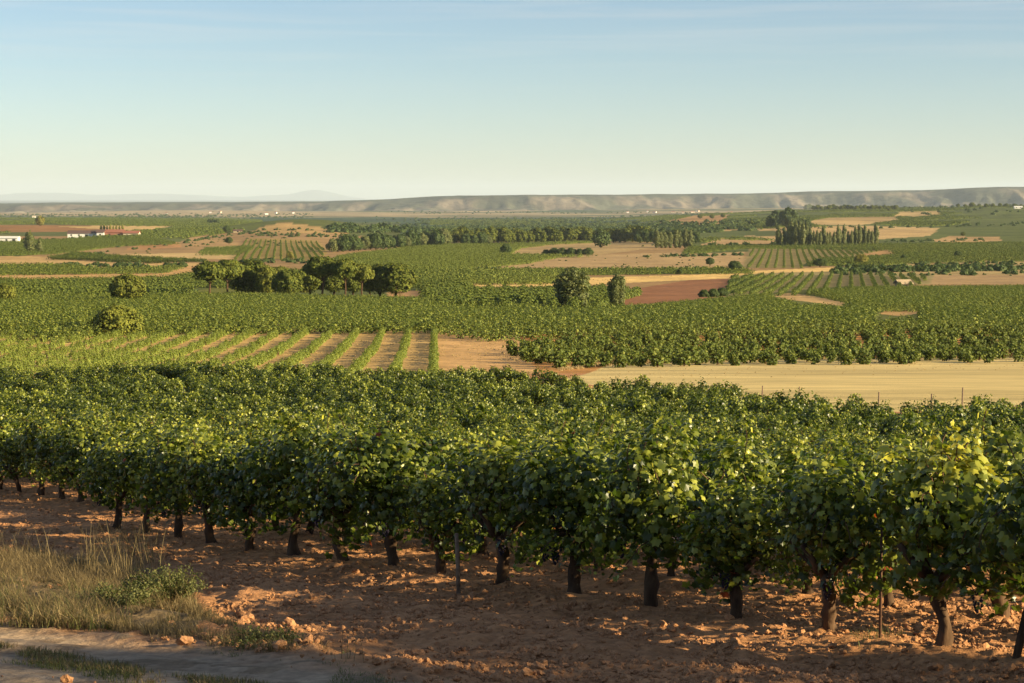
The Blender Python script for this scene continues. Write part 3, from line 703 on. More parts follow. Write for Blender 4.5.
# ------------------------------------------------------------------ clods of red earth
def ico_rough(seed, sub=1):
    t = (1+5**.5)/2
    iv = np.array([[-1, t, 0], [1, t, 0], [-1, -t, 0], [1, -t, 0], [0, -1, t], [0, 1, t], [0, -1, -t], [0, 1, -t], [t, 0, -1], [t, 0, 1], [-t, 0, -1], [-t, 0, 1]])/math.sqrt(1+t*t)
    it = [[0, 11, 5], [0, 5, 1], [0, 1, 7], [0, 7, 10], [0, 10, 11], [1, 5, 9], [5, 11, 4], [11, 10, 2], [10, 7, 6], [7, 1, 8], [3, 9, 4], [3, 4, 2], [3, 2, 6], [3, 6, 8], [3, 8, 9], [4, 9, 5], [2, 4, 11], [6, 2, 10], [8, 6, 7], [9, 8, 1]]
    V = [v for v in iv]; T = it
    for _ in range(sub):
        mid = {}; T2 = []
        def md(a, b):
            kk = (min(a, b), max(a, b))
            if kk not in mid:
                q = V[a]+V[b]; V.append(q/np.linalg.norm(q)); mid[kk] = len(V)-1
            return mid[kk]
        for a, b, c in T:
            ab, bc, ca = md(a, b), md(b, c), md(c, a); T2 += [[a, ab, ca], [b, bc, ab], [c, ca, bc], [ab, bc, ca]]
        T = T2
    r = np.random.default_rng(seed); V = np.array(V)*(1+r.uniform(-.38, .3, len(V)))[:, None]*np.array([1, .8, .62])
    return V, np.array(T), np.zeros(len(T), int), np.full(len(V), .5)
nc = 90000
Yc_ = 9.5 + 37*rng.random(nc)**1.7; Xc_ = rng.uniform(-.31, .33, nc)*Yc_ 
pxc, pyc = proj(Xc_, Yc_, ground(Xc_, Yc_))
ok = (~inpoly(pxc, pyc, TRACK) | (rng.random(nc) < .02)) & (~inpoly(pxc, pyc+26, TRACK) | (rng.random(nc) < .22)) & (~inpoly(pxc, pyc, [(-90, 630), (-90, 560), (110, 560), (205, 590), (215, 640)]) | (rng.random(nc) < .08))
dens = fbm(Xc_/.8, Yc_/.8, 3, 23); ok &= rng.random(nc) < sstep(.3, .62, dens)+.15
Xc_, Yc_ = Xc_[ok], Yc_[ok]
sz = np.clip(.0078*np.exp(rng.normal(0, .62, len(Xc_)))*(1+.4*(rng.random(len(Xc_)) < .04)), .005, .040)*1.3
from_grid = ground(Xc_, Yc_)
def near_z(x, y):
    z = ground(x, y); acr = ((x-R0[0])*RN[0]+(y-R0[1])*RN[1])/RS
    a = (1-sstep(40, 120, y))
    return z + a*(.085*(np.abs(fbm(x/.34, y/.34, 4, 40, .6)-.5)*2-.25)+.05*(fbm(x/1.1, y/1.1, 2, 41)-.5)+.05*np.cos(acr*2*np.pi))
zc_ = near_z(Xc_, Yc_)
scatter('soil_clods', [ico_rough(i) for i in range(5)], [M['clod']], np.stack([Xc_, Yc_, zc_+sz*.25], -1), rng.uniform(0, 6.28, len(Xc_)), sz, tilt=.5, kind='stuff')

# ------------------------------------------------------------------ distant vineyards: short lengths of row
def hedge_piece(seed, length, width, height, z0, nleaf, ls, tmpl=LEAF4, gap=0.0):
    r = np.random.default_rng(seed)
    x = r.uniform(-length/2, length/2, nleaf); a = r.uniform(0, np.pi, nleaf); q = r.uniform(.55, 1, nleaf)**.5
    lump = 1+.22*np.sin(x*2*np.pi/max(length/2.0, 1.2)+seed)+.2*r.normal(0, 1, nleaf)*.5
    P = np.stack([x, np.cos(a)*width/2*q*lump, z0+np.sin(a)*(height-z0)*q*np.clip(lump, .5, 1.35)], -1)
    Nn = np.stack([r.normal(0, .5, nleaf), np.cos(a)+r.normal(0, .35, nleaf), np.sin(a)*.8+.3+r.normal(0, .35, nleaf)], -1)
    D = np.stack([r.normal(0, 1, nleaf), r.normal(0, .5, nleaf), -np.ones(nleaf)*.6], -1)
    g = Geo(); g.leaves(tmpl, P, Nn, D, ls*r.uniform(.6, 1.2, nleaf), 0, r.uniform(.2, .8, nleaf)); return g.arr()
def rows_in(P, p1, p2, spacing, pitch, miss=0.02, jit=.12, holes=(), ymax=3700, hv=1.1):
    a = W(*p1); b = W(*p2); d = (b-a)[:2]; d /= np.linalg.norm(d); n = np.array([-d[1], d[0]])
    C4 = np.array([W(min(max(x, -200), 1230), y)[:2] for x, y in P]); u = C4@d; v = C4@n
    vs = np.arange(math.floor(v.min()/spacing)*spacing, v.max(), spacing); us = np.arange(u.min(), u.max(), pitch)
    U, Vv = np.meshgrid(us, vs)
    U = U+rng.uniform(-.3, .3, U.shape)*pitch; Vv = Vv+rng.normal(0, jit, U.shape)
    X = (d[0]*U+n[0]*Vv).ravel(); Y = (d[1]*U+n[1]*Vv).ravel()
    k = (Y > 100) & (Y < ymax) & (np.abs(X) < .31*Y+10); X, Y = X[k], Y[k]
    Z = ground(X, Y); px, py = proj(X, Y, Z+hv); k = inpoly(px, py, P) & (rng.random(len(px)) > miss)
    for h in holes: k &= ~inpoly(px, py, h)
    return np.stack([X, Y, Z], -1)[k], math.atan2(d[1], d[0])
def vineyard(name, specs, var, mats, smin=.85, smax=1.15):
    PP = []; RZ = []
    for (P, p1, p2, sp, pt, kw) in specs:
        q, a = rows_in(P, p1, p2, sp, pt, **kw); PP.append(q); RZ.append(np.full(len(q), a))
    PP = np.concatenate(PP); RZ = np.concatenate(RZ); n = len(PP)
    RZ = RZ+np.pi*rng.integers(0, 2, n)
    print(name, n)
    return scatter(name, var, mats, PP, RZ, rng.uniform(smin, smax, n), kind='stuff')
holesC = [[(758, 288), (800, 287), (852, 299), (852, 306), (800, 304)], [(874, 305), (924, 305), (924, 316), (874, 318)]] + [FIELDS_[2] for FIELDS_ in FIELDS if FIELDS_[2][0] in ((766, 295), (880, 314), (960, 304), (E0, 337))] + [[(93, 339), (93, 318), (144, 318), (144, 339)], [(438, 299), (500, 303), (520, 309), (438, 303)]]
# wide vineyard across the valley floor, 205 - 480 m
vC = [hedge_piece(i, 1.9, 1.25, 1.15, .1, 100, .19) for i in range(6)]
vineyard('vineyard', [
  ([(-150, 334), (-150, 297), (200, 292), (438, 297), (560, 307), (650, 304), (720, 297), (850, 286), (1200, 283), (1200, 330), (520, 336), (437, 323.5), (180, 325), (0, 334)], (300, 310), (420, 309), 2.6, 1.5, dict(miss=.05, jit=.3, holes=holesC))],
  vC, [M['vine_mid']])
# low bush vines on orange soil beyond the stubble
def bush_vine(seed):
    P, Nn, D, S, TI, cn = vine_geo(seed, 190, 16, .12, .17, LEAF4, high=.88)
    g = Geo(); P[:, 2] = (P[:, 2]-.3); g.leaves(LEAF4, P, Nn, D, S, 0, TI+.12); vine_wood(g, seed, 1, 5, None, 4); V, T, Mi, A = g.arr()
    return V, T, Mi, A
vineyard('bush_vines', [([(520, 362), (506, 340), (560, 331), (1200, 318), (1200, 350), (800, 354), (640, 358), (565, 368)], (700, 340), (900, 336), 2.6, 1.9, dict(miss=.06, jit=.45))],
  [bush_vine(100+i) for i in range(6)], [M['vine_mid'], M['bark']], .8, 1.15)
# young upright rows running away from the camera
yv = [hedge_piece(20+i, 1.3, .56, .68, .05, 130, .12) for i in range(6)]
PBf = [(-260, 352), (0, 335.5), (180, 325.5), (437, 323), (437, 395), (-260, 400)]
def rowsB():
    a = W(434, 345)[:2]; d = np.array([-.040, 1.0]); d /= np.linalg.norm(d); n = np.array([-d[1], d[0]])
    out = []
    for r_ in range(0, 46):
        for u in np.arange(-60, 60, .9):
            p = a + n*r_*2.7 + d*u + rng.normal(0, .06, 2)
            out.append(p)
    out = np.array(out); X, Y = out.T; Z = ground(X, Y); px, py = proj(X, Y, Z)
    k = inpoly(px, py, PBf) & (Y > 113) & (rng.random(len(X)) > .10); return np.stack([X, Y, Z], -1)[k], math.atan2(d[1], d[0])
q, a_ = rowsB(); print('B', len(q))
scatter('young_vine_rows', yv, [M['vine_light']], q, np.full(len(q), a_)+np.pi*rng.integers(0, 2, len(q)), np.stack([np.ones(len(q)), rng.uniform(.7, 1.2, len(q)), rng.uniform(.6, 1.15, len(q))], -1), kind='stuff')
# plots farther off, 480 - 1500 m
v3 = [hedge_piece(40+i, 3.4, 1.7, 1.7, .1, 85, .36) for i in range(5)]
far_specs = [
 ([(-150, 299), (-150, 279.5), (60, 279), (160, 277), (200, 272), (260, 268), (330, 272), (470, 270), (470, 292), (430, 299)], (50, 290), (150, 284), 3.2, 3.0, dict(holes=[[(188, 305), (192, 284), (420, 284), (430, 305)], [(110, 286), (147, 286), (147, 309), (110, 309)]])),
 ([(425, 307), (452, 289), (560, 286.5), (610, 286), (640, 290), (610, 300), (590, 310)], (470, 300), (530, 289), 3.6, 2.6, {}),
 ([(530, 275.5), (530, 270), (600, 269), (740, 268), (755, 271), (700, 274)], (600, 272), (700, 271), 3.2, 3.4, {}),
 ([(-150, 276), (-150, 265), (60, 264), (95, 268), (180, 266), (160, 272), (60, 275)], (20, 270), (120, 269), 3.6, 3.4, dict(miss=.1)),
 ([(48, 257), (75, 252), (130, 256), (205, 259), (205, 262), (110, 262)], (80, 257), (160, 260), 3.8, 3.6, {}),
 ([(-150, 256), (-150, 243), (60, 239), (135, 234), (180, 243), (120, 245), (60, 252), (20, 256)], (20, 248), (120, 240), 4.2, 4.0, {}),
 ([(680, 254), (690, 246), (745, 245), (1200, 240), (1200, 256), (900, 254), (885, 249), (745, 247)], (900, 250), (1000, 248), 4.5, 4.0, dict(miss=.12)),
 ([(800, 266), (820, 258), (900, 254), (1200, 250), (1200, 256), (910, 262), (840, 266)], (840, 262), (960, 255), 4.2, 3.8, dict(miss=.15)),
]
vineyard('far_vineyards', far_specs, v3, [M['vine_far']], .8, 1.1)
vineyard('pale_vineyards', [
 ([(390, 283), (430, 269.5), (555, 269), (555, 281), (460, 285)], (420, 276), (540, 275), 3.2, 3.2, {}),
 ([(325, 262), (340, 255), (400, 248), (440, 244), (600, 241), (600, 262), (453, 268), (430, 274), (330, 273)], (360, 262), (520, 250), 3.8, 3.6, dict(holes=[[(508, 254), (520, 247), (560, 243), (640, 240), (662, 240), (658, 247), (600, 255)], [(453, 268.5), (520, 263), (560, 256), (690, 252), (745, 250), (745, 268), (600, 269)]])),
], v3, [M['vine_far_light']], .8, 1.1)
v5 = [hedge_piece(70+i, 8, 2.2, 2.0, .1, 60, .75) for i in range(5)]
def far_rows(P, p1, p2, sd):
    q, a = rows_in(P, p1, p2, 9.5, 7.0, miss=.12, jit=.6, ymax=4200, holes=[f[2] for f in FIELDS[1:] if f[0] == 's' and min(p_[1] for p_ in f[2]) < 243])
    k = fbm(q[:, 0]/150, q[:, 1]/260, 3, sd) > .46; return q[k], a
QQ = [far_rows(*a) for a in (([(690, 245), (700, 214), (760, 211), (880, 208), (1200, 203), (1200, 241)], (800, 232), (1000, 228), 301),
      ([(-150, 243), (-150, 215), (262, 216), (262, 229), (190, 237), (120, 240)], (50, 228), (180, 222), 302), ([(430, 241), (430, 216), (690, 215), (690, 240)], (500, 230), (620, 226), 303))]
PPq = np.concatenate([a for a, b in QQ]); RZq = np.concatenate([np.full(len(a), b) for a, b in QQ])
scatter('farthest_vineyards', v5, [M['vine_far']], PPq, RZq, rng.uniform(.8, 1.1, len(PPq)), kind='stuff')
thin_specs = [
 ([(233, 259), (246, 239), (318, 241), (325, 250), (320, 260)], (262, 258), (268, 241), 3.4, 2.4, dict(miss=.15)),
 ([(193, 256), (205, 247), (253, 245), (248, 252), (225, 256)], (210, 251), (245, 248), 3.4, 3.0, dict(miss=.3)),
 ([(724, 296), (732, 276), (760, 273), (860, 271), (930, 275), (915, 284), (850, 288), (790, 296)], (751, 289.5), (778, 272.7), 3.2, 2.0, {}),
 ([(745, 268), (752, 248), (880, 246), (882, 249), (820, 261), (800, 268)], (762, 267), (770, 248), 3.4, 2.4, {}),
]
v4 = [hedge_piece(50+i, 2.8, .7, 1.35, .1, 60, .24) for i in range(5)]
vineyard('striped_vineyards', thin_specs, v4, [M['vine_far']], .85, 1.1)
# weeds and scrub clumps dotted over the rough ground and along field edges
def scrub(seed, nl=60, ls=.5):
    r = np.random.default_rng(seed); d = r.normal(0, 1, (nl, 3)); d /= np.linalg.norm(d, axis=1, keepdims=True); d[:, 2] = np.abs(d[:, 2])
    P = d*r.uniform(.6, 1, (nl, 1))*np.array([1.1, .9, .8])*(1+.2*np.sin(d[:, :1]*5+seed)); g = Geo()
    g.leaves(LEAF4, P, d+r.normal(0, .35, (nl, 3)), r.normal(0, 1, (nl, 3)), ls*r.uniform(.5, 1.1, nl), 0, r.uniform(.1, .9, nl)); return g.arr()
SC = [scrub(i) for i in range(5)]
pts = []; ss = []
def sow(P, n, lo, hi):
    xs = [p[0] for p in P]; yy = [p[1] for p in P]; k = 0
    for _ in range(n*6):
        x = random.uniform(max(min(xs), -80), min(max(xs), 1100)); yq = random.uniform(min(yy), max(yy))
        if inpoly(np.array([x]), np.array([yq]), P)[0]:
            pts.append(W(x, yq)); ss.append(random.uniform(lo, hi)); k += 1
            if k >= n: return
def edge(A, n, lo, hi, dy=.6):
    for _ in range(n):
        s_ = random.random()*(len(A)-1); i = int(s_); f = s_-i
        pts.append(W(A[i][0]*(1-f)+A[i+1][0]*f, A[i][1]*(1-f)+A[i+1][1]*f+random.uniform(-dy, dy))); ss.append(random.uniform(lo, hi))
sow([(60, 252), (120, 245), (180, 242), (195, 236), (262, 230), (340, 228), (345, 240), (240, 250), (60, 259)], 110, .5, 1.6)
sow([(842, 272), (850, 265), (910, 261), (1100, 256), (1100, 276), (930, 276), (842, 276)], 260, .5, 1.8)
sow([(453, 268.5), (520, 263), (560, 256), (690, 252), (745, 250), (745, 266), (600, 267)], 60, .2, .7)
sow([(724, 296), (732, 277), (760, 275), (745, 290)], 120, .4, 1.0)
edge([(835, 272), (900, 270), (960, 269), (1030, 269)], 200, 1.0, 2.4, 2.2)
edge([(60, 266), (110, 266), (160, 268), (190, 266)], 60, .8, 2.2, 1.2)
edge([(470, 269), (600, 269.5), (740, 268.5)], 90, .5, 1.2, .3); edge([(640, 257), (700, 256), (745, 255)], 40, .8, 1.8, .6)
edge([(230, 262), (330, 262), (380, 262)], 70, .8, 2.0, 1.5); edge([(0, 298), (60, 298), (200, 292)], 60, .5, 1.1, .6)
edge([(640, 246), (740, 246), (770, 247)], 40, 1, 2.0, .7); edge([(740, 247), (820, 245), (880, 246)], 40, .8, 1.6, .6)
edge([(250, 234), (300, 236), (350, 236)], 40, 1.0, 2.6, 1.5); edge([(180, 243), (262, 231), (345, 229)], 40, 1, 2.4, 1); 
edge([(690, 246), (800, 243), (1000, 240)], 50, 1, 2.4, 1.2); edge([(700, 230), (780, 229), (950, 226), (1024, 224)], 60, 1.2, 3.2, 1.5)
edge([(0, 243), (60, 239), (120, 237)], 30, 1, 2.2, .8); edge([(440, 291), (508, 306), (600, 307)], 26, .4, .8, .5)
pts = np.array(pts); print('scrub', len(pts))
scatter('scrub', SC, [M['broad']], pts, rng.uniform(0, 6.28, len(pts)), np.array(ss), kind='stuff')
# straw tufts on the stubble and along its margins
tuft = []
for i in range(4):
    r = np.random.default_rng(i); n_ = 46; P_ = np.stack([r.normal(0, .3, n_), r.normal(0, .25, n_), np.zeros(n_)], -1)
    V_, T_ = blades(P_, r.uniform(.3, 1.0, n_), .7, np.full(n_, .09), i); tuft.append((V_, T_, np.zeros(len(T_), int), np.repeat(r.uniform(.3, 1, n_), 7)))
tp = []; tsz = []
for (A, n_, lo, hi, dy) in (([(560, 370), (620, 363.5), (800, 358), (1060, 353)], 420, .2, .5, 1.2), ([(600, 372), (1060, 362)], 260, .08, .2, 9), ([(437, 326), (500, 327), (560, 366)], 160, .15, .35, 8), ([(430, 345), (520, 350)], 200, .12, .3, 14),
                        ([(0, 330), (30, 331)], 20, .2, .5, 3), ([(455, 285), (600, 280), (760, 272)], 120, .3, .8, 1), ([(200, 345), (440, 345)], 320, .12, .3, 16)):
    for _ in range(n_):
        s_ = random.random()*(len(A)-1); i_ = int(s_); f_ = s_-i_
        tp.append(W(A[i_][0]*(1-f_)+A[i_+1][0]*f_, A[i_][1]*(1-f_)+A[i_+1][1]*f_+random.uniform(-dy, dy))); tsz.append(random.uniform(lo, hi))
scatter('straw_tufts', tuft, [M['stubble_straw']], np.array(tp), rng.uniform(0, 6.28, len(tp)), np.array(tsz)*.6, kind='stuff')
# woods and hedges of the far valley, too far to count
n = 5200; Yw = 2300*np.exp(rng.random(n)*math.log(7600/2300)); Xw = rng.uniform(-.3, .3, n)*Yw
dw = fbm(Xw/420, Yw/900, 4, 81); Zw = ground(Xw, Yw); pxw, pyw = proj(Xw, Yw, Zw)
k = (dw > .52) & ~((pxw > 690) & (Yw < 3800) & (rng.random(n) < .8)) & ~((pxw < 250) & (Yw < 3300))
Pw = np.stack([Xw, Yw, Zw], -1)[k]
lw = [(W(x, yq)) for x, yq in [(random.uniform(470, 760), random.uniform(222, 231)) for _ in range(500)]]
lw2 = [(W(x, yq)) for x, yq in [(random.uniform(330, 720), random.uniform(227, 233)) for _ in range(700)]]
Pw = np.concatenate([Pw, np.array(lw), np.array(lw2)]); print('woods', len(Pw))
scatter('far_woods', SC, [M['broad']], Pw, rng.uniform(0, 6.28, len(Pw)), rng.uniform(2.2, 5.0, len(Pw)), kind='stuff')

# ------------------------------------------------------------------ trees
def crown(seed, lobes, nleaf, ls, tmpl=TUFT, fill=.25, up=.15):
    """lobes: (x,y,z, rx,ry,rz). Leaf clumps over the lobes, every clump its own little face group."""
    r = np.random.default_rng(seed); P = []; Nn = []
    vol = np.array([(l[3]*l[4]+l[3]*l[5]+l[4]*l[5]) for l in lobes]); pr = vol/vol.sum()
    ci = r.choice(len(lobes), nleaf, p=pr); Lb = np.array(lobes)[ci]
    d = r.normal(0, 1, (nleaf, 3)); d /= np.linalg.norm(d, axis=1, keepdims=True)
    rad = np.where(r.random(nleaf) < fill, r.uniform(.3, .9, nleaf), r.uniform(.88, 1.06, nleaf))
    bumps = 1+.12*np.sin(d[:, 0]*7+ci)*np.sin(d[:, 1]*6+ci*2)+.1*np.sin(d[:, 2]*9+ci)
    P = Lb[:, :3]+d*Lb[:, 3:]*(rad*bumps)[:, None]
    Nn = d+np.array([0, 0, up])+r.normal(0, .28, (nleaf, 3))
    g = Geo(); g.leaves(tmpl, P, Nn, r.normal(0, 1, (nleaf, 3)), ls*r.uniform(.6, 1.25, nleaf), 0, r.uniform(.2, .8, nleaf)); return g
def lobes_dome(seed, n, R, H, z, sub, flat=.6):
    r = np.random.default_rng(seed); out = [(0, 0, z, R*.84, R*.84, H*.82)]
    for i in range(n):
        a = r.uniform(0, 6.28); e = r.uniform(-.35, 1.0); q = math.cos(e*1.3)
        out.append((math.cos(a)*R*.70*q, math.sin(a)*R*.70*q, z+H*.66*math.sin(e*1.3), R*sub*r.uniform(.8, 1.2), R*sub*r.uniform(.8, 1.2), H*sub*1.05*r.uniform(.8, 1.15)))
    return out
PROT = {}
def proto(kindn, v, matn):
    key = (kindn, v, matn)
    if key in PROT: return PROT[key]
    r = np.random.default_rng(hash(kindn) % 1 + v*13+len(kindn)); t = Geo()
    if kindn == 'umbrella':      # stone pine with a clear trunk, height 1.0 = 10 units
        lb = lobes_dome(v, 16, 4.7, 2.9, 7.1, .30); g = crown(v, lb, 5200, .45)
        t.tube([[0, 0, -.5], [.15, .1, 2], [.1+.3*math.sin(v), 0, 4], [.1, .1, 6.5]], [.32, .27, .24, .12], 8)
        for k in range(5):
            a = k*1.26+v; t.tube([[.1, 0, 3.9], [math.cos(a)*1.4, math.sin(a)*1.4, 5.2], [math.cos(a)*2.8, math.sin(a)*2.8, 6.6]], [.13, .1, .04], 5)
    elif kindn == 'bushpine':    # crown down to the ground
        lb = lobes_dome(v, 18, 5.2, 4.8, 4.7, .30); g = crown(v, lb, 6500, .46)
        t.tube([[0, 0, -.5], [.1, 0, 3], [0, .2, 6]], [.4, .3, .12], 8)
    elif kindn == 'round':
        lb = lobes_dome(v, 18, 5.6, 4.7, 5.3, .28); g = crown(v, lb, 5600, .48)
        t.tube([[0, 0, -.5], [.1, 0, 2], [0, .2, 6]], [.42, .32, .12], 8)
        for k in range(4):
            a = k*1.6+v; t.tube([[.1, 0, 1.8], [math.cos(a)*1.4, math.sin(a)*1.4, 3.6], [math.cos(a)*2.8, math.sin(a)*2.8, 5.2]], [.16, .1, .05], 5)
    elif kindn == 'mound':
        lb = lobes_dome(v, 22, 7.6, 7.2, 2.6, .26); lb[0] = (0, 0, 2.2, 6.4, 6.4, 6.2); g = crown(v, lb, 8000, .55, LEAF4)
        t.tube([[0, 0, -.5], [.3, 0, 2], [.6, .2, 5]], [.5, .4, .15], 8)
        for k in range(4):
            a = k*1.6+v; t.tube([[.1, 0, .2], [math.cos(a)*1.6, math.sin(a)*1.6, 3], [math.cos(a)*3, math.sin(a)*3, 5]], [.25, .15, .05], 5)
    elif kindn == 'tree':        # broad tree of the woods
        lb = lobes_dome(v, 11, 4.2, 5.0, 4.3, .42); g = crown(v, lb, 1900, .75)
        t.tube([[0, 0, -.5], [.1, 0, 2.5], [0, .2, 6]], [.35, .28, .1], 6)
    elif kindn == 'airy':        # open crowned tree, added out of view for its shade
        lb = lobes_dome(v, 12, 3.1, 3.6, 5.9, .34); lb = lb[1:]; g = crown(v, lb, 1500, .27, LEAF4, fill=.6)
        t.tube([[0, 0, -.5], [.1, 0, 2], [0, .2, 6]], [.24, .18, .06], 8)
        for k in range(6):
            a = k*1.05+v; t.tube([[.1, 0, 1.8], [math.cos(a)*1.1, math.sin(a)*1.1, 4], [math.cos(a)*2.2, math.sin(a)*2.2, 6.6]], [.1, .07, .02], 5)
    elif kindn == 'poplar':      # narrow column
        lb = []
        for i in range(9):
            f = i/8; q = 1.55*math.sin(math.pi*min(.12+f*.86, 1))**.6; lb.append((r.normal(0, .22), r.normal(0, .22), 1.3+f*7.6, q*r.uniform(.8, 1.15), q*r.uniform(.8, 1.15), 1.25))
        g = crown(v, lb, 1700, .5, LEAF4, fill=.4, up=0)
        t.tube([[0, 0, -.5], [.05, 0, 4], [0, 0, 8.6]], [.26, .18, .04], 6)
    elif kindn == 'bushpoplar':  # many stems side by side, ragged top
        lb = []
        for i in range(26):
            a = r.uniform(0, 6.28); q = math.sqrt(r.random())*3.0; x, y_ = math.cos(a)*q, math.sin(a)*q; top = 9.0-.28*q*q+r.uniform(-.9, .9)
            for f in (0.15, .4, .65, .88): lb.append((x*(.8+.3*f), y_*(.8+.3*f), top*f, 1.15, 1.15, top*.17))
        g = crown(v, lb, 7000, .42, LEAF4, fill=.35, up=0)
        for k in range(6):
            a = k*1.05; t.tube([[math.cos(a)*.5, math.sin(a)*.5, -.4], [math.cos(a)*1, math.sin(a)*1, 3], [math.cos(a)*1.7, math.sin(a)*1.7, 7]], [.2, .14, .04], 5)
    PROT[key] = (g.mesh('crown', [M[matn]]), t.mesh('trunk', [M['bark']], True))
    return PROT[key]
HT = dict(umbrella=10.2, bushpine=9.6, round=10.3, mound=10.6, tree=10.2, poplar=10.0, bushpoplar=10.0)
def tree(name, kindn, v, matn, px, py, hpx, label, cat='tree', group=None, wide=1.0, Y=None):
    p = W(px, py) if Y is None else None
    if p is None:
        X = (px-CX)/F*Y; p = np.array([X, Y, float(ground(np.array([X]), np.array([float(Y)]))[0])])
    s = hpx*p[1]/F/HT[kindn]
    cm, tm = proto(kindn, v, matn)
    o = empty(name, (p[0], p[1], p[2]), random.uniform(0, 6.28), (s*wide, s*wide, s), label=label, category=cat)
    if group: o['group'] = group
    ob('trunk', tm, o); ob('crown', cm, o)
    return o
# pine group in the middle distance
GP = 'pines grouped behind the wide vineyard'
for (kd, v, mt, px, py, h, wd, lb) in [
  ('umbrella', 0, 'pine', 210, 293, 32, 1.0, 'dark umbrella pine at the left end of the pine group, bare leaning trunk'),
  ('umbrella', 1, 'pine', 228, 292, 33, .92, 'sunlit umbrella pine second from the left in the pine group'),
  ('bushpine', 2, 'pine', 252, 291, 32, 1.05, 'broad pine with the largest crown in the left half of the pine group'),
  ('bushpine', 3, 'pine_olive', 267, 291.5, 26, .72, 'lower olive green pine at the right foot of the broad left pine'),
  ('bushpine', 1, 'pine', 288, 292, 23, 1.05, 'low dark round pine alone in the gap of the pine group'),
  ('umbrella', 2, 'pine', 322, 291, 35, 1.0, 'tall umbrella pine highest in the middle of the group'),
  ('umbrella', 3, 'pine', 345, 291.5, 33, .80, 'umbrella pine with thin clear trunk right of the tallest pine'),
  ('umbrella', 4, 'pine_olive', 362, 291.5, 28, .85, 'small umbrella pine with lollipop crown and thin straight trunk'),
  ('bushpine', 4, 'pine', 380, 290.5, 27, 1.0, 'dark pine with foliage to the ground in the right half of the group'),
  ('bushpine', 5, 'pine', 396, 291, 29, 1.1, 'broad sunlit pine at the right end of the pine group')]:
    tree('pine_tree', kd, v, mt, px, py+6, h+7, lb, 'pine tree', GP, wd)
for px, h, v in ((310, 25, 0), (334, 22, 1), (353, 20, 5), (370, 22, 2), (242, 22, 4)):
    tree('pine_tree', 'bushpine', v, 'pine', px, 295, h+6, 'shaded dark bushy pine standing behind the umbrella pines', 'pine tree', 'shaded pines at the back of the pine group')
tree('round_tree', 'round', 3, 'pine_olive', 279, 287, 22, 'small light green tree behind the gap in the pine group', 'tree')
tree('shrub', 'mound', 2, 'golden', 305, 292.5, 8, 'small yellowish shrub at the foot of the tallest pine', 'shrub')
tree('round_tree', 'round', 1, 'pine_olive', 128, 304.5, 33, 'round olive green tree alone left of the pine group', 'tree', wide=1.12)
tree('large_bush', 'mound', 1, 'olive_light', 117, 335, 36, 'large dome shaped yellow-green bush in the vineyard below the round tree', 'bush', wide=1.15)
tree('round_tree', 'round', 2, 'pine_olive', 5, 305, 23, 'small round olive tree at the left edge of the vineyard', 'tree')
tree('tall_bush', 'bushpoplar', 1, 'poplar', 572, 308, 42, 'broad dark poplar clump with ragged top at the vineyard edge', 'tree', wide=1.3)
tree('tall_bush', 'bushpoplar', 2, 'poplar', 617, 306, 34, 'smaller pale poplar clump right of the broad dark one by the red field', 'tree', wide=.75)
for px, py, h in ((704, 297, 9), (713, 297, 10), (722, 296, 10)):
    tree('shrub', 'mound', 2, 'broad', px, py, h, 'low dark green shrub at the right end of the red ploughed field', 'shrub', 'shrubs at the end of the red field')
# left background
tree('poplar', 'poplar', 1, 'poplar', 30, 254, 24, 'tall grey-green poplar beside the white warehouse', 'poplar', wide=1.5)
tree('poplar', 'poplar', 2, 'poplar', 40, 254, 16, 'shorter poplar just right of the tall one by the white warehouse', 'poplar', wide=1.3)
tree('golden_tree', 'tree', 2, 'golden', 40, 226, 11, 'sunlit golden tree on the skyline above the farm', 'tree')
for i in range(8):
    tree('poplar', 'poplar', i % 3, 'golden', 101+i*3.1, 231.5, random.uniform(6, 9), 'small golden poplar in the row behind the long farm building', 'poplar', 'golden poplars behind the farm')
for px, py, h in ((209, 223.5, 5), (213, 223.5, 5.5), (218, 223.5, 5)):
    tree('dark_tree', 'tree', 1, 'broad', px, py, h, 'small dark tree on the skyline between the farm and the hill', 'tree', 'dark trees on the left skyline')
tree('round_tree', 'round', 0, 'broad', 229, 244.5, 8, 'small round tree on the bare slope left of the hill', 'tree')
tree('round_tree', 'round', 0, 'broad', 227, 233, 8, 'small dark tree beside the hut on the left ridge', 'tree')
for px, py, h, wd, lb in ((168, 267.5, 6, 1.6, 'wide dark bush by the sandy strip, left of two'), (182, 267.5, 7, 1.1, 'dark round bush by the sandy strip, right of two'), (122, 267, 6, 1.2, 'dark bush on the sandy strip above the round tree')):
    tree('dark_bush', 'mound', 2, 'broad', px, py, h, lb, 'bush', wide=wd)
tree('golden_tree', 'tree', 1, 'golden', 290, 259.5, 9, 'small pale tree in the hedge below the brown vineyard plot', 'tree')
tree('round_tree', 'round', 3, 'broad', 506, 255, 12, 'lone round tree on the green field below the tree line', 'tree')
tree('conifer', 'tree', 3, 'broad', 601, 247.5, 21, 'dark tree standing forward of the tree line between two tan fields', 'tree')
for px, h in ((546, 6), (554, 8), (562, 8), (571, 8), (580, 7), (588, 8)):
    tree('shrub', 'mound', 2, 'broad', px, 254.5, h, 'green shrub in the clump on the tan field', 'shrub', 'shrubs in a clump on the tan field', 1.1)
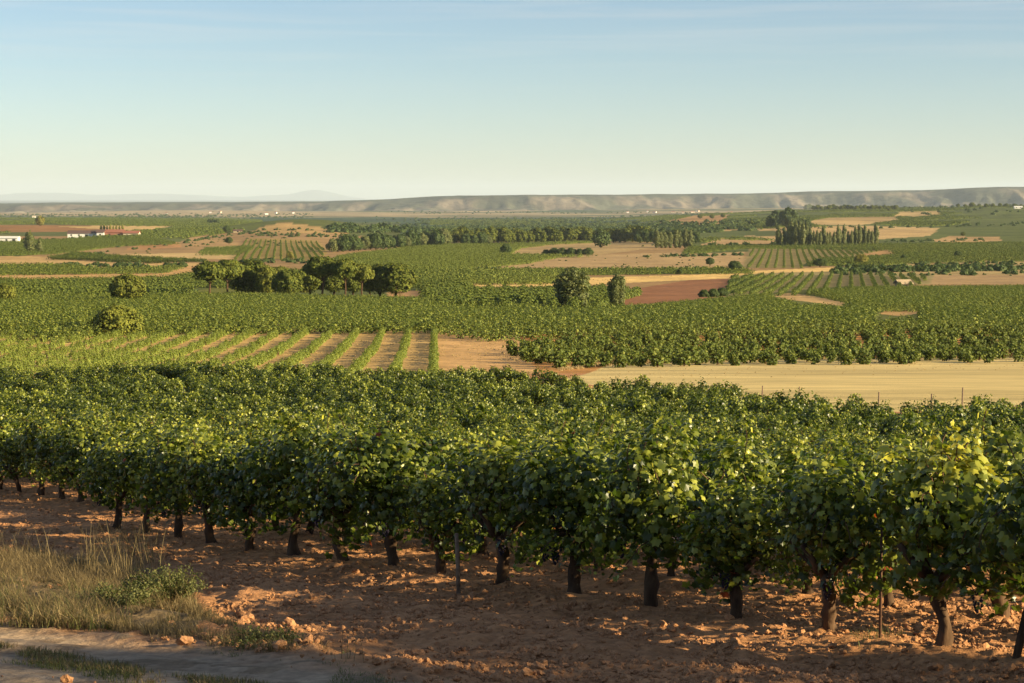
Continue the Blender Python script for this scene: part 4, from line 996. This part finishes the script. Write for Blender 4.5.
# tree line across the centre
TLG = 'trees in the long tree line'
x = 332.0
while x < 452:
    tree('woodland_tree', 'tree', random.randrange(6), random.choice(['broad', 'poplar', 'broad']), x, 252-(x-332)*.055+random.uniform(-.6, .6), random.uniform(13, 19), 'mixed green tree in the left part of the long tree line', 'tree', 'trees in the left part of the tree line', .95)
    x += random.uniform(4.2, 6.6)
x = 454.0
while x < 655:
    tree('woodland_tree', 'tree', random.randrange(6), 'pine', x, 243.6-(x-454)*.008+random.uniform(-.5, .4), random.uniform(13, 18), 'dark evergreen tree in the central part of the long tree line', 'tree', 'dark trees in the central tree line', 1.15)
    x += random.uniform(5.4, 7.8)
for x, h, mt in ((466, 12, 'broad'), (474, 11, 'broad'), (482, 14, 'broad'), (488, 10, 'poplar')):
    tree('woodland_tree', 'tree', 2, mt, x, 245, h, 'lighter green tree at the front of the dark tree line', 'tree', 'lighter trees before the dark tree line')
for x in (657, 661, 665, 670, 676, 680, 685, 690):
    tree('poplar', 'poplar', random.randrange(4), 'poplar', x, 248, random.uniform(16, 21), 'grey-green poplar at the right end of the long tree line', 'poplar', 'poplars at the right end of the tree line', 1.25)
x = 640.
while x < 700:
    tree('woodland_tree', 'tree', random.randrange(6), 'broad', x, 243, random.uniform(12, 17), 'dark tree behind the poplars at the end of the tree line', 'tree', 'dark trees behind the end poplars'); x += 7
# poplar grove on the right
for i in range(29):
    x = 778+i*3.5+random.uniform(-.8, .8); hh = 17+11*math.exp(-((x-797)/9)**2)+random.uniform(-4, 5)+(3 if x > 855 else 0)
    tree('poplar', 'poplar', random.randrange(5), 'poplar', x, 246.5-(x-778)*.012+random.uniform(-.8, .8), hh, 'slender grey-green poplar in the grove on the right', 'poplar', 'poplars in the right hand grove', .85)
for x, py, h in ((771, 228, 14), (776, 227, 18), (783, 226, 16), (787, 228, 22), (792, 228, 19), (801, 229, 12), (808, 230, 12)):
    tree('woodland_tree', 'tree', random.randrange(6), 'broad', x, py, h, 'big dark tree behind the poplar grove', 'tree', 'big dark trees behind the poplar grove', .9)
for i in range(24):
    x = 806+i*3.9; tree('dark_tree', 'tree', random.randrange(6), 'pine', x, 209.8+random.uniform(-.3, .3), random.uniform(4, 6), 'small dark tree in the wood on the right ridge', 'tree', 'dark trees on the right ridge', 1.3)
for i in range(10):
    x = 958+i*7; tree('dark_tree', 'tree', random.randrange(6), 'pine', x, 207.3+random.uniform(-.3, .3), random.uniform(3, 5), 'tiny dark tree on the skyline at the far right', 'tree', 'dark trees on the far right skyline', 1.3)
for x, py, h, lb in ((963, 236.5, 5, 'lone dark round tree on the sandy patch at the right'), (700, 219, 5, 'small tree on the skyline, left of two near the centre right'), (712, 219, 5, 'small tree on the skyline, right of two near the centre right'), (723, 218, 5, 'small dark skyline tree at the start of the right ridge'), (751, 226, 6, 'small bushy tree left of the poplar grove'), (972, 208, 6, 'taller dark skyline tree at the far right'), (889, 211.5, 4, 'small round tree above the pale stubble patch')):
    tree('round_tree', 'round', 2, 'pine', x, py, h, lb, 'tree')
for x, py, h, wd, mt, lb in ((735, 273, 13, 1.1, 'broad', 'round light green tree on the edge of the tan field above the striped vineyard'), (710, 266, 9, 1.0, 'broad', 'small tree on the tan field near the green strip'),
   (820, 267, 9, 1.6, 'broad', 'low wide tree left of the round one above the striped vineyard'), (861, 265.5, 12, 1.2, 'golden', 'round yellow-green tree above the striped vineyard'),
   (958, 258, 8, 1.0, 'broad', 'small tree on the scrubby bank at the right'), (904, 261, 7, 1.0, 'broad', 'small bush on the bank right of the round yellow-green tree'), (680, 274.5, 6, 1.0, 'broad', 'tiny tree by the pale stubble strip')):
    tree('field_tree', 'round', int(x) % 4, mt, x, py, h, lb, 'tree', wide=wd)

# unseen trees added on the right to shade the track and near soil
for tx, ty, tv, lb in ((19.2, 2.6, 1, 'unseen tree added past the right edge for shade, nearer the camera'), (27.5, 1.2, 2, 'unseen tree added past the right edge for shade, farther from the track')):
    cm, tm = proto('airy', tv, 'broad'); o = empty('added_shade_tree', (tx, ty, float(ground(np.array([tx]), np.array([ty]))[0])), tv, 1, label=lb, category='tree')
    ob('trunk', tm, o); ob('crown', cm, o)

# ------------------------------------------------------------------ buildings
def gabled(o, x, y, L_, D_, H_, R_, wm, rm, name='wall', doors=0, over=.5):
    """wall block with its own pitched roof, windows and doors; ridge along local x"""
    g = Geo(); g.box((x, y, H_/2-.5), (L_, D_, H_+1)); 
    g.add([[x-L_/2, y-D_/2, H_], [x-L_/2, y+D_/2, H_], [x-L_/2, y, H_+R_-.15], [x+L_/2, y-D_/2, H_], [x+L_/2, y+D_/2, H_], [x+L_/2, y, H_+R_-.15]], [[0, 2, 1], [3, 4, 5]])
    wo = ob(name, g.mesh(name, [wm]), o)
    g = Geo(); t = .25
    for s_ in (-1, 1):
        a = np.array([[x-L_/2-over, y+s_*(D_/2+over), H_-.12], [x+L_/2+over, y+s_*(D_/2+over), H_-.12], [x+L_/2+over, y, H_+R_], [x-L_/2-over, y, H_+R_]])
        b = a+np.array([0, 0, t]); q = [[0, 1, 2, 3], [7, 6, 5, 4], [0, 4, 5, 1], [1, 5, 6, 2], [2, 6, 7, 3], [3, 7, 4, 0]]
        g.add(np.concatenate([a, b]), q)
    ob('roof', g.mesh('roof', [rm]), o)
    nw = max(1, int(L_/5))
    for i in range(nw):
        xx = x-L_/2+(i+.5)*L_/nw
        if doors and i % doors == doors-1:
            g = Geo(); g.box((xx, y-D_/2-.03, 1.3), (2.2, .1, 2.6)); ob('door', g.mesh('door', [M['dark']]), o)
        else:
            g = Geo(); g.box((xx, y-D_/2-.03, H_*.6), (1.3, .1, 1.1)); ob('window', g.mesh('window', [M['dark']]), o)
def building(name, px, py, rz, label, cat, parts_, group=None, bury=0):
    p = W(px, py); o = empty(name, (p[0], p[1], p[2]-bury), rz, 1, label=label, category=cat)
    if group: o['group'] = group
    k = p[1]/F
    for a in parts_: gabled(o, a[0]*k, a[1]*k, a[2]*k, a[3]*k, a[4]*k, a[5]*k, *a[6:])
    return o
building('farm_building', 103, 237.5, 0.03, 'long low farm building with dark roofs and pale walls on the left ridge', 'farm building', [
   (-19, 0, 30, 12, 4.2, 2.6, M['wwall'], M['droof'], 'wall', 3), (-1.0, -5, 7, 9, 5.2, 2.6, M['wwall'], M['droof'], 'wall', 0),
   (12, 0, 18, 12, 5.2, 2.6, M['redwall'], M['rroof'], 'wall', 3), (29, -2, 15, 12, 4.4, 2.2, M['cream'], M['rroof'], 'wall', 2)])
building('warehouse', 9, 242.5, .02, 'plain white warehouse at the left edge below the farm', 'warehouse', [(-1, 0, 22, 12, 4.6, 1.4, M['wwall'], M['wwall'], 'wall', 3)])
building('hut', 34, 218.5, .1, 'tiny white hut beside the golden skyline tree', 'hut', [(0, 0, 3, 3, 1.8, .8, M['wwall'], M['cream'], 'wall', 0)])
building('shed', 238, 232.5, .1, 'small dark roofed shed on the ridge left of the hill', 'shed', [(0, 0, 9, 4, 1.8, 1.0, M['stone'], M['droof'], 'wall', 0)])
building('stone_hut', 903, 286.5, .35, 'small stone hut with tan roof at the end of the striped vineyard', 'hut', [(0, 0, 13, 9, 3.0, 3.2, M['stone'], M['stone'], 'wall', 2)])
building('long_shed', 464, 233, .0, 'low white shed above the left end of the dark tree line', 'shed', [(0, 0, 9, 5, 2.0, .8, M['wwall'], M['wwall'], 'wall', 0)])
building('white_shed', 1018, 208.5, .0, 'small white shed on the ridge at the right edge', 'shed', [(0, 0, 8, 4, 1.6, .7, M['wwall'], M['wwall'], 'wall', 0)])
for i in range(15):
    px = random.choice([random.uniform(640, 700), random.uniform(150, 230), random.uniform(600, 760), random.uniform(220, 300)]); py = random.uniform(212.6, 214.6) - (1.2 if px > 600 else 0)
    building('house', px, py, random.uniform(-.6, .6), 'tiny pale village house at the foot of the distant hills', 'house', [(0, 0, random.uniform(1.5, 4), 2.2, 1.2, .5, random.choice([M['wwall'], M['cream']]), M['rroof'], 'wall', 0)], 'houses of the distant villages')

# ------------------------------------------------------------------ stakes
def stake(name, px, py, hpx, rad, m, label, lean=(0, 0), Y=None, group=None):
    if Y is None: p = W(px, py)
    else:
        X = (px-CX)/F*Y; p = np.array([X, Y, float(ground(np.array([X]), np.array([float(Y)]))[0])])
    h = hpx*p[1]/F; g = Geo(); g.tube([[0, 0, -.2], [lean[0]*h*.5, lean[1]*h*.5, h*.5], [lean[0]*h, lean[1]*h, h]], [rad, rad*.95, rad*.85], 8, 0, .1, 3)
    o = ob(name, g.mesh(name, [m], True)); o.location = p; o['label'] = label; o['category'] = 'stake'
    if group: o['group'] = group
stake('metal_stake', 880, 645, 120, .011, M['rust'], 'thin rusty metal stake between the two thickest trunks of the front row')
stake('wooden_stake', 1008, 668, 110, .03, M['bark'], 'dark wooden stake leaning right at the right edge of the picture', (.35, .1))
stake('wooden_stake', 459, 592, 60, .022, M['stake'], 'short brown wooden stake among the trunks of the front row', (-.04, 0))
for px, Y, h in ((763, 84, 38), (800, 80, 44), (880, 78, 42), (964, 76, 50), (933, 77, 42)):
    stake('wooden_stake', px, 0, h, .035, M['stake'], 'thin wooden stake rising above the last row before the stubble field', (.02, 0), Y, 'stakes along the last row')

# ------------------------------------------------------------------ grass and weeds
def grass_patch(name, polys, mats, seed):
    """polys: (outline, blades, height, bend, material index, clumpiness)"""
    r = np.random.default_rng(seed); g = Geo()
    for P, n, h, bend, mi, cl in polys:
        C4 = np.array([W(x, y_)[:2] for x, y_ in P]); lo = C4.min(0); hi = C4.max(0)
        q = r.uniform(lo, hi, (n*8, 2)); px, py = proj(q[:, 0], q[:, 1], ground(q[:, 0], q[:, 1]))
        k = inpoly(px, py, P) & (r.random(len(q)) < sstep(.5-cl*.1, .5+cl*.12, fbm(q[:, 0]/.3, q[:, 1]/.3, 3, seed))); q = q[k][:n]
        z = ground(q[:, 0], q[:, 1]); Pp = np.stack([q[:, 0], q[:, 1], z-.02], -1)
        hh = h*r.uniform(.35, 1.1, len(q)); V, T = blades(Pp, hh, bend, np.clip(.004+.003*r.random(len(q)), 0, .01)*(1 if h > .25 else .9), seed)
        g.add(V, T, mi, np.repeat(r.uniform(.1, .9, len(q)), 7))
    return ob(name, g.mesh(name, mats), kind='stuff')
grass_patch('dry_grass', [
  ([(-60, 622), (-60, 560), (40, 556), (120, 570), (190, 588), (200, 622), (120, 628)], 20000, .21, 1.3, 0, .6),
  ([(-60, 620), (-60, 585), (60, 590), (150, 605), (190, 625), (100, 630)], 1800, .22, 1.1, 1, 1),
  ([(70, 575), (100, 556), (160, 560), (165, 580), (100, 590)], 300, .6, .5, 0, 0),
  ([(-40, 560), (0, 550), (50, 556), (60, 575), (-40, 580)], 140, .5, .9, 0, 0),
  ([(100, 622), (190, 605), (250, 636), (290, 655), (200, 650), (120, 634)], 6000, .13, .7, 0, 1),
  ([(200, 652), (250, 640), (360, 662), (470, 684), (400, 688), (330, 668)], 2200, .05, .9, 1, 1),
  ([(230, 632), (300, 640), (330, 655), (260, 655)], 2600, .12, 1.2, 0, .6),
  ([(310, 662), (350, 652), (372, 668), (340, 674)], 500, .06, .9, 1, .8),
  ([(330, 664), (352, 655), (368, 668)], 14, .3, .4, 0, 0)], [M['straw'], M['weed']], 3)
grass_patch('track_grass', [
  ([(-60, 652), (-60, 640), (0, 643), (60, 652), (160, 668), (260, 680), (300, 692), (160, 690), (60, 668), (0, 660)], 3200, .045, .9, 1, 1),
  ([(-60, 650), (0, 641), (70, 652), (160, 668), (170, 676), (0, 658)], 1800, .05, .9, 0, 1),
  ([(120, 690), (140, 672), (250, 678), (300, 692)], 900, .05, .8, 0, 1),
  ([(320, 690), (340, 672), (420, 680), (480, 700)], 1500, .05, .9, 1, 1),
  ([(0, 700), (20, 684), (120, 690), (160, 720), (0, 720)], 900, .08, .7, 0, .8),
  ([(850, 640), (880, 628), (910, 640), (890, 655), (860, 655)], 260, .14, .8, 1, .5)], [M['straw'], M['weed']], 5)
def weed_bush(seed, R, H, n, ls):
    r = np.random.default_rng(seed); g = Geo(); st = Geo()
    P = []; 
    for k in range(34):
        a = r.uniform(0, 6.28); q = r.random()**.5*R; e = np.array([math.cos(a)*q, math.sin(a)*q, H*(1-.45*(q/R)**2)*r.uniform(.7, 1.08)])
        b = e*np.array([.25, .25, 0]); mid_ = (b+e)/2+np.array([0, 0, H*.12]); st.tube([b, mid_, e], [.004, .003, .002], 3)
        for t in r.uniform(.25, 1.02, n//34):
            P.append((1-t)**2*b+2*t*(1-t)*mid_+t*t*e+r.normal(0, .022, 3))
    P = np.array(P); nn = P*np.array([1, 1, .4])+np.array([0, 0, .15])+r.normal(0, .3, P.shape)
    g.leaves(LEAF4, P, nn, r.normal(0, 1, P.shape)+np.array([0, 0, .6]), ls*r.uniform(.5, 1.2, len(P)), 0, r.uniform(.2, .9, len(P)))
    return g.mesh('foliage', [M['weed']]), st.mesh('stems', [M['straw']])
for i, (px, py, R_, H_, n_, lb) in enumerate([
  (172, 604, .30, .34, 2400, 'taller grey-green weed bush at the right end of the dry grass'),
  (118, 610, .34, .22, 2000, 'low spreading green weed in the middle of the dry grass by the track'),
  (262, 648, .30, .11, 1100, 'flat dry weed at the edge of the track right of the dry grass'),
  (152, 600, .30, .26, 1300, 'small grey-green weed between the two larger ones in the dry grass')]):
    p = W(px, py); a, b = weed_bush(i+3, R_, H_, n_, .017)
    o = empty('weed', (p[0], p[1], p[2]), 0, 1, label=lb, category='weed'); ob('foliage', a, o); ob('stems', b, o)
